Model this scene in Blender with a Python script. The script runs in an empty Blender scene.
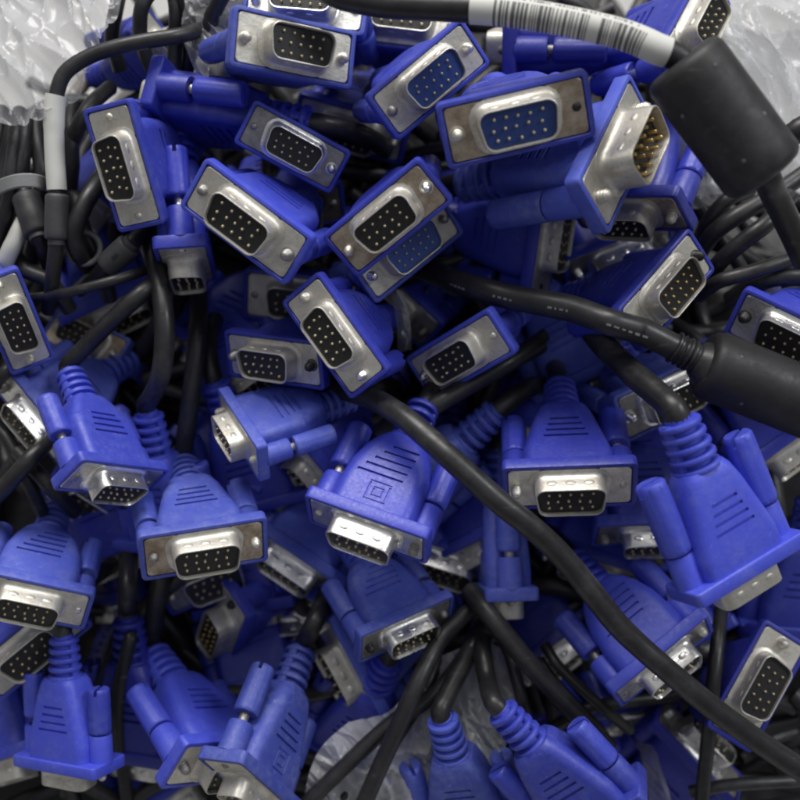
# A heap of blue monitor-cable plugs, close up.  Units: metres, z up; plug meshes are modelled in millimetres
# and their Empties carry the scale.
import bpy, bmesh, math, random
from mathutils import Vector, Matrix, Quaternion, noise

scene = bpy.context.scene
C = scene.collection
random.seed(4)
PI = math.pi

# ------------------------------------------------------------------ data (world coordinates)
CONNECTORS = [
    {'v': 'B', 'loc': [-0.06588, -0.03042, 0.16367], 'q': [0.6713, 0.4024, 0.1604, -0.6014], 's': 0.000879, 'cable': [[-0.05785, -0.0085, 0.14499], [-0.05643, -0.00463, 0.1417], [-0.05548, -0.00205, 0.1395], [-0.05471, 0.00206, 0.13389], [-0.0546, 0.00543, 0.12775], [-0.05486, 0.00835, 0.1214], [-0.05534, 0.011, 0.11494], [-0.05594, 0.0135, 0.10843], [-0.05661, 0.01591, 0.10189], [-0.05731, 0.01827, 0.09533]], 'cr': 0.00242, 'label': 'blue plug with bright silver face standing nearly upright beside the white cable sleeve', 'plate': 'white', 'ins': 'black', 'col': 'blue', 'emb': False, 'long': False, 'big': False, 'gold': False, 'cab': 'black', 'face': True},
    {'v': 'C', 'loc': [-0.02458, -0.00967, 0.18133], 'q': [0.9169, 0.3077, 0.2526, 0.0292], 's': 0.000921, 'cable': [[-0.03965, 0.00752, 0.15995], [-0.0423, 0.01056, 0.15618], [-0.04408, 0.01258, 0.15367], [-0.04589, 0.01689, 0.14846], [-0.04676, 0.02135, 0.14313], [-0.04709, 0.02587, 0.13779], [-0.0471, 0.0304, 0.13245], [-0.04695, 0.03493, 0.12712], [-0.04669, 0.03947, 0.1218], [-0.04638, 0.044, 0.11648]], 'cr': 0.00253, 'label': 'bright faced plug with black insert at the top, beside the bag with the dark hole', 'plate': 'white', 'ins': 'black', 'col': 'blue', 'emb': False, 'long': False, 'big': False, 'gold': False, 'cab': 'black', 'face': True},
    {'v': 'B', 'loc': [0.00707, -0.01411, 0.1758], 'q': [0.8436, 0.4046, 0.021, 0.3524], 's': 0.000876, 'cable': [[-0.00247, 0.00577, 0.1558], [-0.00415, 0.00927, 0.15227], [-0.00527, 0.01161, 0.14992], [-0.00695, 0.01559, 0.14441], [-0.00829, 0.0191, 0.1385], [-0.00942, 0.02235, 0.1324], [-0.01043, 0.02543, 0.1262], [-0.01138, 0.02842, 0.11994], [-0.01229, 0.03136, 0.11366], [-0.01318, 0.03427, 0.10735]], 'cr': 0.00241, 'label': 'tilted plug with royal blue insert and clean silver face under the barcode cable', 'plate': 'white', 'ins': 'blue', 'col': 'blue', 'emb': False, 'long': False, 'big': False, 'gold': False, 'cab': 'black', 'face': True},
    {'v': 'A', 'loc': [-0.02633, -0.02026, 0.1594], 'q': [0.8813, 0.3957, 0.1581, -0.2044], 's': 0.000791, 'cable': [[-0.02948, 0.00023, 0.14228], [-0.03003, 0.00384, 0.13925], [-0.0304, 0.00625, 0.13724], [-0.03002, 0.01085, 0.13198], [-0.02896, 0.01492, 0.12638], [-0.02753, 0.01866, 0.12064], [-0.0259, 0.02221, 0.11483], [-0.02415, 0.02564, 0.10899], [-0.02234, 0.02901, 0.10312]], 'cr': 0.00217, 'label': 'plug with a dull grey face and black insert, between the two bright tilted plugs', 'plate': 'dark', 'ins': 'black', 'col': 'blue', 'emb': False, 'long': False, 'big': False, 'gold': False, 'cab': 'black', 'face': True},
    {'v': 'C', 'loc': [-0.03629, -0.04466, 0.16069], 'q': [0.8518, 0.4136, -0.0264, -0.3204], 's': 0.000948, 'cable': [[-0.02631, -0.0225, 0.13954], [-0.02454, -0.01858, 0.13581], [-0.02337, -0.01598, 0.13332], [-0.02257, -0.01102, 0.12844], [-0.02257, -0.00606, 0.1235], [-0.02302, -0.00114, 0.11854], [-0.02371, 0.00376, 0.11359], [-0.02454, 0.00864, 0.10864], [-0.02545, 0.01351, 0.10369], [-0.02641, 0.01837, 0.09875]], 'cr': 0.0026, 'label': 'plug with large bright face sloping above the plug that points straight down', 'plate': 'white', 'ins': 'black', 'col': 'blue', 'emb': False, 'long': False, 'big': False, 'gold': False, 'cab': 'black', 'face': True},
    {'v': 'B', 'loc': [-0.00299, -0.04538, 0.16251], 'q': [0.8394, 0.4206, -0.1808, 0.2929], 's': 0.000876, 'cable': [[-0.00129, -0.0212, 0.14522], [-0.00099, -0.01693, 0.14217], [-0.00079, -0.01409, 0.14013], [-0.00144, -0.00941, 0.13496], [-0.00266, -0.00545, 0.12932], [-0.00419, -0.00193, 0.12347], [-0.00589, 0.00134, 0.11752], [-0.00769, 0.00445, 0.11151], [-0.00954, 0.00749, 0.10548], [-0.01142, 0.01047, 0.09944]], 'cr': 0.00241, 'label': 'upper plug of the stacked pair, brownish face and black insert', 'plate': 'brown', 'ins': 'black', 'col': 'blue', 'emb': False, 'long': False, 'big': False, 'gold': False, 'cab': 'black', 'face': True},
    {'v': 'A', 'loc': [0.00186, -0.03743, 0.14197], 'q': [0.8578, 0.3691, 0.0814, 0.3483], 's': 0.000897, 'cable': [[-0.01023, -0.01985, 0.1202], [-0.01237, -0.01675, 0.11635], [-0.01379, -0.01468, 0.11379], [-0.01556, -0.01105, 0.10807], [-0.01672, -0.00772, 0.10203], [-0.01753, -0.00456, 0.09584], [-0.01813, -0.00151, 0.08956], [-0.01862, 0.00147, 0.08325]], 'cr': 0.00246, 'label': 'lower plug of the stacked pair, its blue insert peeking from under the upper one', 'plate': 'white', 'ins': 'blue', 'col': 'blue', 'emb': False, 'long': False, 'big': False, 'gold': False, 'cab': 'black', 'face': True},
    {'v': 'B', 'loc': [0.02615, -0.03244, 0.18105], 'q': [0.8808, 0.46, -0.0351, 0.107], 's': 0.001009, 'cable': [[0.02489, -0.00437, 0.16133], [0.02467, 0.00058, 0.15786], [0.02452, 0.00388, 0.15554], [0.02465, 0.00868, 0.15044], [0.025, 0.01283, 0.14482], [0.02548, 0.0166, 0.13894], [0.02603, 0.02014, 0.13292], [0.02661, 0.02354, 0.12683], [0.02722, 0.02687, 0.1207], [0.02784, 0.03015, 0.11455]], 'cr': 0.00277, 'label': 'largest front facing plug, tarnished brown face with a navy insert', 'plate': 'brown', 'ins': 'blue', 'col': 'blue', 'emb': False, 'long': False, 'big': False, 'gold': False, 'cab': 'black', 'face': True},
    {'v': 'A', 'loc': [0.05132, -0.0311, 0.1696], 'q': [0.7507, 0.3711, 0.2607, 0.4803], 's': 0.001128, 'cable': [[0.02265, -0.01935, 0.14703], [0.01759, -0.01727, 0.14305], [0.01421, -0.01589, 0.14039], [0.01136, -0.01241, 0.13503], [0.01017, -0.00844, 0.12939], [0.00995, -0.0043, 0.12375], [0.01029, -0.0001, 0.11816], [0.01095, 0.00412, 0.11261], [0.01179, 0.00835, 0.1071], [0.01273, 0.01259, 0.1016]], 'cr': 0.0031, 'label': 'plug in side view with long shell and gold pins touching the ferrite bead', 'plate': 'white', 'ins': 'black', 'col': 'blue', 'emb': False, 'long': True, 'big': False, 'gold': True, 'cab': 'black', 'face': True},
    {'v': 'A', 'loc': [0.05639, -0.0319, 0.14841], 'q': [0.6536, 0.6727, -0.3454, 0.0293], 's': 0.000949, 'cable': [[0.06969, -0.00287, 0.15305], [0.07204, 0.00225, 0.15387], [0.0736, 0.00567, 0.15441], [0.0757, 0.01184, 0.15185], [0.07703, 0.01711, 0.14745], [0.07787, 0.02163, 0.14217], [0.0784, 0.02564, 0.13646], [0.07876, 0.02934, 0.13053], [0.07901, 0.03287, 0.12448], [0.07921, 0.03629, 0.11838]], 'cr': 0.00261, 'label': 'plug with a pitch black insert facing downward beneath the gold pinned one', 'plate': 'brown', 'ins': 'black', 'col': 'blue', 'emb': False, 'long': False, 'big': False, 'gold': False, 'cab': 'black', 'face': True},
    {'v': 'A', 'loc': [0.06442, -0.05417, 0.14706], 'q': [0.84, 0.3389, 0.1313, 0.4029], 's': 0.000908, 'cable': [[0.04918, -0.03987, 0.12435], [0.04649, -0.03734, 0.12034], [0.0447, -0.03566, 0.11767], [0.04224, -0.03227, 0.11206], [0.04037, -0.02883, 0.10626], [0.03885, -0.02538, 0.10036], [0.03752, -0.02192, 0.09442], [0.03631, -0.01846, 0.08846], [0.03517, -0.015, 0.08248], [0.03406, -0.01154, 0.07649]], 'cr': 0.00249, 'label': 'blue plug with gold pins facing right, just above the shiny diagonal cable', 'plate': 'white', 'ins': 'black', 'col': 'blue', 'emb': False, 'long': False, 'big': False, 'gold': True, 'cab': 'black', 'face': True},
    {'v': 'B', 'loc': [0.09531, -0.06275, 0.13817], 'q': [0.8295, 0.4672, -0.1766, -0.2501], 's': 0.000914, 'cable': [[0.11168, -0.04141, 0.1226], [0.11457, -0.03764, 0.11985], [0.11649, -0.03513, 0.11802], [0.11866, -0.03099, 0.1128], [0.11984, -0.02746, 0.10687], [0.12041, -0.02434, 0.10064], [0.12065, -0.02147, 0.09426], [0.1207, -0.01874, 0.08781], [0.12063, -0.0161, 0.08132], [0.1205, -0.01352, 0.07482]], 'cr': 0.00251, 'label': 'plug with a polished shell cut off by the frame above the shiny ferrite bead', 'plate': 'chrome', 'ins': 'black', 'col': 'blue', 'emb': False, 'long': False, 'big': False, 'gold': False, 'cab': 'black', 'face': True},
    {'v': 'A', 'loc': [-0.09475, -0.05776, 0.138], 'q': [0.732, 0.236, 0.451, -0.4528], 's': 0.000775, 'cable': [[-0.10651, -0.0379, 0.12532], [-0.10858, -0.0344, 0.12308], [-0.10996, -0.03206, 0.12159], [-0.11244, -0.02788, 0.11654], [-0.11443, -0.02451, 0.11074], [-0.11613, -0.02163, 0.10459], [-0.11766, -0.01904, 0.09827], [-0.11909, -0.01662, 0.09186], [-0.12046, -0.01429, 0.0854], [-0.1218, -0.01202, 0.07892]], 'cr': 0.00213, 'label': 'upright plug at the left edge with black insert and worn face', 'plate': 'white', 'ins': 'black', 'col': 'blue', 'emb': False, 'long': False, 'big': False, 'gold': False, 'cab': 'black', 'face': True},
    {'v': 'B', 'loc': [-0.08754, -0.0424, 0.107], 'q': [0.9521, 0.1302, -0.094, -0.2603], 's': 0.000787, 'cable': [[-0.08094, -0.03708, 0.08162], [-0.07978, -0.03613, 0.07714], [-0.079, -0.03551, 0.07415], [-0.07837, -0.03279, 0.06773], [-0.07839, -0.0294, 0.06161]], 'cr': 0.00216, 'label': 'half covered plug with a dusty shell behind the bent black cable', 'plate': 'brown', 'ins': 'black', 'col': 'blue', 'emb': False, 'long': False, 'big': False, 'gold': False, 'cab': 'black', 'face': True},
    {'v': 'A', 'loc': [-0.05442, -0.03947, 0.1368], 'q': [0.3936, 0.6289, -0.5297, 0.4111], 's': 0.000922, 'cable': [[-0.05756, -0.01031, 0.14783], [-0.05811, -0.00516, 0.14978], [-0.05848, -0.00173, 0.15108], [-0.06021, 0.00485, 0.14943], [-0.06225, 0.01031, 0.14555], [-0.06436, 0.01481, 0.14062], [-0.06647, 0.01868, 0.13518], [-0.06856, 0.02218, 0.12949], [-0.07064, 0.02546, 0.12367], [-0.07272, 0.02863, 0.11778]], 'cr': 0.00253, 'label': 'blue plug seen end on pointing downward with a squarish metal mouth', 'plate': 'white', 'ins': 'black', 'col': 'blue', 'emb': False, 'long': False, 'big': False, 'gold': False, 'cab': 'black', 'face': True},
    {'v': 'A', 'loc': [-0.02729, -0.03473, 0.11496], 'q': [0.899, 0.4296, -0.0532, -0.0663], 's': 0.000963, 'cable': [[-0.02229, -0.00968, 0.0945], [-0.02141, -0.00526, 0.09088], [-0.02082, -0.00231, 0.08848], [-0.02032, 0.00212, 0.08308]], 'cr': 0.00265, 'label': 'plug in shadow behind the two bright sloping faces, only its left end showing', 'plate': 'white', 'ins': 'black', 'col': 'blue', 'emb': False, 'long': False, 'big': False, 'gold': False, 'cab': 'black', 'face': True},
    {'v': 'B', 'loc': [-0.03171, -0.06345, 0.12986], 'q': [0.8657, 0.4331, -0.2376, -0.0809], 's': 0.000859, 'cable': [[-0.01765, -0.04268, 0.11491], [-0.01517, -0.03901, 0.11227], [-0.01352, -0.03657, 0.11051], [-0.01138, -0.03198, 0.10568], [-0.01003, -0.02776, 0.10026], [-0.00914, -0.02379, 0.09456], [-0.00852, -0.01997, 0.08872], [-0.00805, -0.01626, 0.08281], [-0.00767, -0.01259, 0.07686]], 'cr': 0.00236, 'label': 'level blue plug with silver face and dented shell beside the steeply tilted bright one', 'plate': 'white', 'ins': 'black', 'col': 'blue', 'emb': False, 'long': False, 'big': False, 'gold': False, 'cab': 'black', 'face': True},
    {'v': 'A', 'loc': [-0.04015, -0.05359, 0.10543], 'q': [0.6975, 0.6513, 0.0687, 0.2908], 's': 0.000821, 'cable': [[-0.0534, -0.02934, 0.10146], [-0.05574, -0.02506, 0.10076], [-0.05729, -0.02221, 0.1003], [-0.05966, -0.01676, 0.0966], [-0.06125, -0.01213, 0.09159], [-0.06237, -0.00811, 0.08597], [-0.06319, -0.00447, 0.08005]], 'cr': 0.00226, 'label': 'plug hidden beneath the level one, a silver corner and black insert peeking out', 'plate': 'white', 'ins': 'black', 'col': 'blue', 'emb': False, 'long': False, 'big': False, 'gold': False, 'cab': 'black', 'face': True},
    {'v': 'B', 'loc': [-0.01553, -0.06634, 0.14517], 'q': [0.8014, 0.3867, 0.0061, -0.4564], 's': 0.000852, 'cable': [[-0.0056, -0.04824, 0.12488], [-0.00385, -0.04504, 0.1213], [-0.00268, -0.04291, 0.11891], [-0.00117, -0.03906, 0.11327], [-0.0002, -0.03555, 0.10729], [0.00046, -0.03227, 0.10114], [0.00095, -0.02912, 0.09491], [0.00133, -0.02605, 0.08863], [0.00165, -0.02302, 0.08233], [0.00194, -0.02002, 0.07601]], 'cr': 0.00234, 'label': 'bright plug tilted steeply with clean face, at the centre of the upper pile', 'plate': 'white', 'ins': 'black', 'col': 'blue', 'emb': False, 'long': False, 'big': False, 'gold': False, 'cab': 'black', 'face': True},
    {'v': 'A', 'loc': [0.01462, -0.06256, 0.13023], 'q': [0.8405, 0.3634, -0.3641, 0.1703], 's': 0.000872, 'cable': [[0.02909, -0.04078, 0.11627], [0.03165, -0.03693, 0.11381], [0.03335, -0.03437, 0.11217], [0.03541, -0.02901, 0.10817], [0.03667, -0.02364, 0.10386], [0.03747, -0.0183, 0.09941], [0.03801, -0.01298, 0.09488], [0.0384, -0.00769, 0.09032], [0.03871, -0.00241, 0.08573], [0.03898, 0.00286, 0.08114]], 'cr': 0.0024, 'label': 'silver shelled plug with three rows of bright pins alone in the dark hollow', 'plate': 'white', 'ins': 'black', 'col': 'blue', 'emb': False, 'long': False, 'big': False, 'gold': False, 'cab': 'black', 'face': True},
    {'v': 'C', 'loc': [-0.06915, -0.09345, 0.12312], 'q': [0.6905, 0.5527, 0.4427, -0.1475], 's': 0.000815, 'cable': [[-0.08158, -0.06868, 0.1232], [-0.08377, -0.0643, 0.12321], [-0.08523, -0.06139, 0.12322], [-0.0792, -0.0588, 0.12917], [-0.07349, -0.05626, 0.13433], [-0.06867, -0.05382, 0.13797], [-0.06525, -0.05152, 0.13973], [-0.06318, -0.04936, 0.13992], [-0.06205, -0.04728, 0.13911], [-0.06142, -0.04514, 0.13771], [-0.06108, -0.04278, 0.13582], [-0.06093, -0.0401, 0.13345], [-0.06093, -0.0372, 0.13075], [-0.06102, -0.03425, 0.1279], [-0.06114, -0.03132, 0.12505]], 'cr': 0.00224, 'label': 'blue plug whose ribbed collar takes the bent cable, dark face turned down', 'plate': 'chrome', 'ins': 'black', 'col': 'blue', 'emb': False, 'long': False, 'big': False, 'gold': False, 'cab': 'black', 'face': True},
    {'v': 'C', 'loc': [-0.09428, -0.07229, 0.11441], 'q': [0.6979, 0.5743, -0.0496, -0.425], 's': 0.000839, 'cable': [[-0.07837, -0.05062, 0.10484], [-0.07557, -0.04679, 0.10315], [-0.07369, -0.04424, 0.10202], [-0.06991, -0.04354, 0.10791], [-0.06661, -0.04238, 0.11284], [-0.06414, -0.04041, 0.11594], [-0.0626, -0.03754, 0.11687], [-0.06178, -0.03403, 0.11607], [-0.06134, -0.03029, 0.11441], [-0.06105, -0.02665, 0.11255], [-0.0608, -0.02328, 0.11079], [-0.06057, -0.02012, 0.10914]], 'cr': 0.00231, 'label': 'plug pointing lower left with a blinding white shell near the left edge', 'plate': 'chrome', 'ins': 'black', 'col': 'blue', 'emb': False, 'long': False, 'big': False, 'gold': False, 'cab': 'black', 'face': True},
    {'v': 'A', 'loc': [-0.08517, -0.08137, 0.07965], 'q': [0.8593, 0.4199, 0.065, -0.2846], 's': 0.000933, 'cable': [[-0.08113, -0.05731, 0.05939], [-0.08042, -0.05306, 0.05581], [-0.07994, -0.05023, 0.05343], [-0.07908, -0.04546, 0.04838]], 'cr': 0.00256, 'label': 'dark plug showing only a silver rimmed slot beneath the bent cable plug', 'plate': 'chrome', 'ins': 'black', 'col': 'blue', 'emb': False, 'long': False, 'big': False, 'gold': False, 'cab': 'black', 'face': True},
    {'v': 'B', 'loc': [-0.09077, -0.11724, 0.10453], 'q': [0.8385, 0.512, 0.1278, -0.1357], 's': 0.000861, 'cable': [[-0.09297, -0.0911, 0.09157], [-0.09336, -0.08649, 0.08928], [-0.09362, -0.08341, 0.08776], [-0.09392, -0.07789, 0.08346], [-0.09409, -0.0729, 0.07856], [-0.09418, -0.06823, 0.07335], [-0.09423, -0.06376, 0.06796], [-0.09425, -0.0594, 0.06248], [-0.09426, -0.05511, 0.05695], [-0.09426, -0.05086, 0.05139]], 'cr': 0.00236, 'label': 'blue plug cut by the left edge, black insert and ribbed silver shell facing forward', 'plate': 'white', 'ins': 'black', 'col': 'blue', 'emb': False, 'long': False, 'big': False, 'gold': False, 'cab': 'black', 'face': True},
    {'v': 'A', 'loc': [-0.04647, -0.10935, 0.11814], 'q': [0.8519, 0.5014, 0.1381, 0.0611], 's': 0.000895, 'cable': [[-0.05549, -0.08387, 0.10418], [-0.05708, -0.07938, 0.10171], [-0.05814, -0.07638, 0.10007], [-0.05622, -0.07079, 0.108], [-0.0545, -0.06509, 0.11506], [-0.05329, -0.05932, 0.12023], [-0.05277, -0.05361, 0.12287], [-0.05291, -0.04811, 0.12316], [-0.05347, -0.04292, 0.12181], [-0.05427, -0.03807, 0.11948], [-0.0552, -0.03346, 0.11655], [-0.0562, -0.02894, 0.1133], [-0.05723, -0.02439, 0.10996], [-0.05823, -0.01991, 0.10674], [-0.05913, -0.01579, 0.10389], [-0.05988, -0.01229, 0.10154], [-0.06052, -0.00928, 0.09955]], 'cr': 0.00246, 'label': 'blue plug with brown face, ribbed shell and a cable rising straight up behind it', 'plate': 'brown', 'ins': 'black', 'col': 'blue', 'emb': False, 'long': False, 'big': False, 'gold': False, 'cab': 'black', 'face': True},
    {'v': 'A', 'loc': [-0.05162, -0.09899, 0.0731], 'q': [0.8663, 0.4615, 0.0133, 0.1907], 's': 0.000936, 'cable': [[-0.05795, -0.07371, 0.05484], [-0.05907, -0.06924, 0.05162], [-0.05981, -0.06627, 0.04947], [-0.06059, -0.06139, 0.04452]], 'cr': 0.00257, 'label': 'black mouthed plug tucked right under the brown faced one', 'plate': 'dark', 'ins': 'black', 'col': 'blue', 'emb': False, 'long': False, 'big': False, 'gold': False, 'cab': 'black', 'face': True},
    {'v': 'C', 'loc': [-0.04003, -0.08079, 0.12284], 'q': [0.7108, 0.4815, -0.4193, -0.2952], 's': 0.000767, 'cable': [[-0.01707, -0.0694, 0.11802], [-0.01302, -0.06739, 0.11717], [-0.01032, -0.06604, 0.1166], [-0.00609, -0.06217, 0.1126], [-0.0035, -0.05824, 0.10742], [-0.00198, -0.05443, 0.10174], [-0.00108, -0.05074, 0.09586], [-0.00055, -0.04713, 0.08989], [-0.00023, -0.04358, 0.08386], [-3e-05, -0.04006, 0.07782]], 'cr': 0.00211, 'label': 'blue plug lying sideways with its long thumbscrew towards the viewer and shell pointing left', 'plate': 'white', 'ins': 'black', 'col': 'blue', 'emb': False, 'long': False, 'big': False, 'gold': False, 'cab': 'black', 'face': True},
    {'v': 'B', 'loc': [-0.00802, -0.10653, 0.12297], 'q': [0.7174, 0.67, -0.1431, -0.1263], 's': 0.000913, 'cable': [[0.00361, -0.07781, 0.12107], [0.00566, -0.07274, 0.12073], [0.00703, -0.06936, 0.12051], [0.009, -0.06347, 0.11727], [0.01044, -0.05842, 0.11264], [0.01151, -0.054, 0.10733], [0.01237, -0.04996, 0.10167], [0.01311, -0.04617, 0.09584], [0.01378, -0.04252, 0.0899], [0.01441, -0.03894, 0.08391]], 'cr': 0.00251, 'label': 'rounded blue plug with a square emblem, grip lines and brilliant white shell', 'plate': 'chrome', 'ins': 'black', 'col': 'blue', 'emb': True, 'long': False, 'big': False, 'gold': False, 'cab': 'black', 'face': True},
    {'v': 'A', 'loc': [-0.02341, -0.07647, 0.0928], 'q': [0.4959, 0.719, 0.0862, -0.4793], 's': 0.000937, 'cable': [[-0.00418, -0.05113, 0.09435], [-0.00079, -0.04666, 0.09462], [0.00147, -0.04368, 0.0948], [0.00414, -0.03801, 0.09169], [0.00548, -0.03308, 0.0869], [0.00597, -0.02882, 0.08137], [0.00598, -0.02502, 0.07549], [0.0057, -0.02149, 0.06945]], 'cr': 0.00257, 'label': 'plug tucked behind the rounded emblem plug, showing one silver screw and shell end', 'plate': 'white', 'ins': 'black', 'col': 'blue', 'emb': False, 'long': False, 'big': False, 'gold': False, 'cab': 'black', 'face': True},
    {'v': 'A', 'loc': [-0.02959, -0.09766, 0.07928], 'q': [0.6846, 0.6691, -0.1028, -0.2704], 's': 0.00095, 'cable': [[-0.01336, -0.06986, 0.07659], [-0.01049, -0.06496, 0.07611], [-0.00858, -0.06169, 0.07579], [-0.00591, -0.05635, 0.07214], [-0.004, -0.05197, 0.06702], [-0.00261, -0.04829, 0.06123], [-0.00152, -0.04506, 0.05512]], 'cr': 0.00261, 'label': 'small plug with a shiny shell sloping beneath the rounded emblem plug', 'plate': 'chrome', 'ins': 'black', 'col': 'blue', 'emb': False, 'long': False, 'big': False, 'gold': False, 'cab': 'black', 'face': True},
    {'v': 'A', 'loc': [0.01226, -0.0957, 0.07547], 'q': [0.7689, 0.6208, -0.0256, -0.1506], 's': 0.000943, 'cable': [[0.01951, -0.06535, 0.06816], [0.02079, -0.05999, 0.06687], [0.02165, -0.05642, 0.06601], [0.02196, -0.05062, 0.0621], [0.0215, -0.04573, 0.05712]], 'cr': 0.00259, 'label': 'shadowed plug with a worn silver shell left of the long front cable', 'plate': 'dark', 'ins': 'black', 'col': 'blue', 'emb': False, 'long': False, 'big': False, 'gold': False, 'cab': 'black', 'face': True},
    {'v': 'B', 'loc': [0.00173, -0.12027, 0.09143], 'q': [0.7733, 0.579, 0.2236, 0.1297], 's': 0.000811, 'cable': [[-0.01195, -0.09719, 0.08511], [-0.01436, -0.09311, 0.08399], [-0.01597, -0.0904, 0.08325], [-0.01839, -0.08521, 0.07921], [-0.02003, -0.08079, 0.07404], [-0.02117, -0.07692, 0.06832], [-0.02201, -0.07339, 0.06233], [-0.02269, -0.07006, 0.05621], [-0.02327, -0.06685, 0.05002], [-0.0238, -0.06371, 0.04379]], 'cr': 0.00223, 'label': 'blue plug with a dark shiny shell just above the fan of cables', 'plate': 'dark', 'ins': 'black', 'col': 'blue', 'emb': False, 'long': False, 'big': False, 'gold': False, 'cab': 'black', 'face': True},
    {'v': 'A', 'loc': [0.02812, -0.10644, 0.0782], 'q': [0.3785, 0.6179, -0.5765, 0.3775], 's': 0.000942, 'cable': [[0.02715, -0.07753, 0.09192], [0.02698, -0.07243, 0.09434], [0.02687, -0.06903, 0.09595], [0.0265, -0.06214, 0.09474], [0.02609, -0.05618, 0.0911], [0.0257, -0.05113, 0.08627], [0.02531, -0.04672, 0.08084], [0.02494, -0.04271, 0.07512], [0.02457, -0.03894, 0.06923], [0.0242, -0.0353, 0.06327]], 'cr': 0.00259, 'label': 'blue plug seen edge on pointing straight down, right beneath the long front cable', 'plate': 'white', 'ins': 'black', 'col': 'blue', 'emb': False, 'long': False, 'big': False, 'gold': False, 'cab': 'black', 'face': True},
    {'v': 'A', 'loc': [0.04066, -0.09591, 0.12417], 'q': [0.8225, 0.5661, -0.0474, 0.0261], 's': 0.000941, 'cable': [[0.0422, -0.06603, 0.11282], [0.04248, -0.06075, 0.11082], [0.04266, -0.05724, 0.10949], [0.0428, -0.05153, 0.10543], [0.04283, -0.04648, 0.10059], [0.04279, -0.04184, 0.09534], [0.04272, -0.03747, 0.08988], [0.04262, -0.03324, 0.0843], [0.04251, -0.0291, 0.07865], [0.04239, -0.02501, 0.07297]], 'cr': 0.00259, 'label': 'plug facing forward with fifteen bright pins and two silver screws beside the long cable', 'plate': 'white', 'ins': 'black', 'col': 'blue', 'emb': False, 'long': False, 'big': False, 'gold': False, 'cab': 'black', 'face': True},
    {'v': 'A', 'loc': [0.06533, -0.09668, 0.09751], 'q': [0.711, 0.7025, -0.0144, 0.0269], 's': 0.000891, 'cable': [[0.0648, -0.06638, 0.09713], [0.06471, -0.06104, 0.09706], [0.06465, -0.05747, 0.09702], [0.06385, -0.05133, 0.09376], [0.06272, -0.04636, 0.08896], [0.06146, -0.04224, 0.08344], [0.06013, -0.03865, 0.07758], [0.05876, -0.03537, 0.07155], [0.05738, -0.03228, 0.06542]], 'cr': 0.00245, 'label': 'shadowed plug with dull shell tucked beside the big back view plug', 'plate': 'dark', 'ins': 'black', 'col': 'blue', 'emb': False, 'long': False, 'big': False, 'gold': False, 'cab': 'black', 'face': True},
    {'v': 'A', 'loc': [0.07751, -0.11766, 0.12545], 'q': [0.4457, 0.8543, 0.2458, 0.1052], 's': 0.00093, 'cable': [[0.0649, -0.09522, 0.1438], [0.06267, -0.09126, 0.14704], [0.06119, -0.08862, 0.14919], [0.0597, -0.08533, 0.14767], [0.05831, -0.08225, 0.14608], [0.05705, -0.07951, 0.14452], [0.05591, -0.07705, 0.14312], [0.05481, -0.07467, 0.14184], [0.05371, -0.07214, 0.14051], [0.0526, -0.06936, 0.13898], [0.05149, -0.06626, 0.13719], [0.05042, -0.06284, 0.13513], [0.04943, -0.05909, 0.13283], [0.04855, -0.05505, 0.13036], [0.04779, -0.05081, 0.12779], [0.04716, -0.04658, 0.12526], [0.04663, -0.04252, 0.12286], [0.04615, -0.03864, 0.12059]], 'cr': 0.00306, 'label': 'largest blue plug in back view with slotted collar and two big thumbscrews', 'plate': 'white', 'ins': 'black', 'col': 'blue', 'emb': False, 'long': False, 'big': True, 'gold': False, 'cab': 'black', 'face': False},
    {'v': 'B', 'loc': [0.0661, -0.12882, 0.09189], 'q': [0.7026, 0.6288, 0.0879, 0.3211], 's': 0.000906, 'cable': [[0.04984, -0.10332, 0.08592], [0.04697, -0.09883, 0.08487], [0.04506, -0.09583, 0.08417], [0.04267, -0.09047, 0.08034], [0.04124, -0.08579, 0.07534], [0.0404, -0.08161, 0.06979], [0.03991, -0.07775, 0.06397], [0.03962, -0.0741, 0.05801], [0.03944, -0.07055, 0.05197], [0.03932, -0.06708, 0.04589]], 'cr': 0.00249, 'label': 'blue plug crossed by the long front cable, chrome shell on both sides of it', 'plate': 'chrome', 'ins': 'black', 'col': 'blue', 'emb': False, 'long': False, 'big': False, 'gold': False, 'cab': 'black', 'face': True},
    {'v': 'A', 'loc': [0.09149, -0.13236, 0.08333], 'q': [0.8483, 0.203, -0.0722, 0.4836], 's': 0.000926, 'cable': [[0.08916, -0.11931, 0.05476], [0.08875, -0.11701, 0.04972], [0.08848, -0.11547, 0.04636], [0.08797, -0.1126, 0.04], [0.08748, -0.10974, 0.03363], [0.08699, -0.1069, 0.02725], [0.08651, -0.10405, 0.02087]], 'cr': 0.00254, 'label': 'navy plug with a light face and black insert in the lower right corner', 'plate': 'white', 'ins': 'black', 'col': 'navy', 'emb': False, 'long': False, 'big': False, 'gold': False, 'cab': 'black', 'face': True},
    {'v': 'A', 'loc': [0.06563, -0.13206, 0.04105], 'q': [0.8191, 0.5661, -0.013, 0.0922], 's': 0.00093, 'cable': [[0.063, -0.10266, 0.02971], [0.06254, -0.09747, 0.02771], [0.06223, -0.09402, 0.02638], [0.06195, -0.08853, 0.02203]], 'cr': 0.00256, 'label': 'small dark plug mouth above the limp grey strip, low in the pile', 'plate': 'dark', 'ins': 'black', 'col': 'navy', 'emb': False, 'long': False, 'big': False, 'gold': False, 'cab': 'black', 'face': True},
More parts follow.
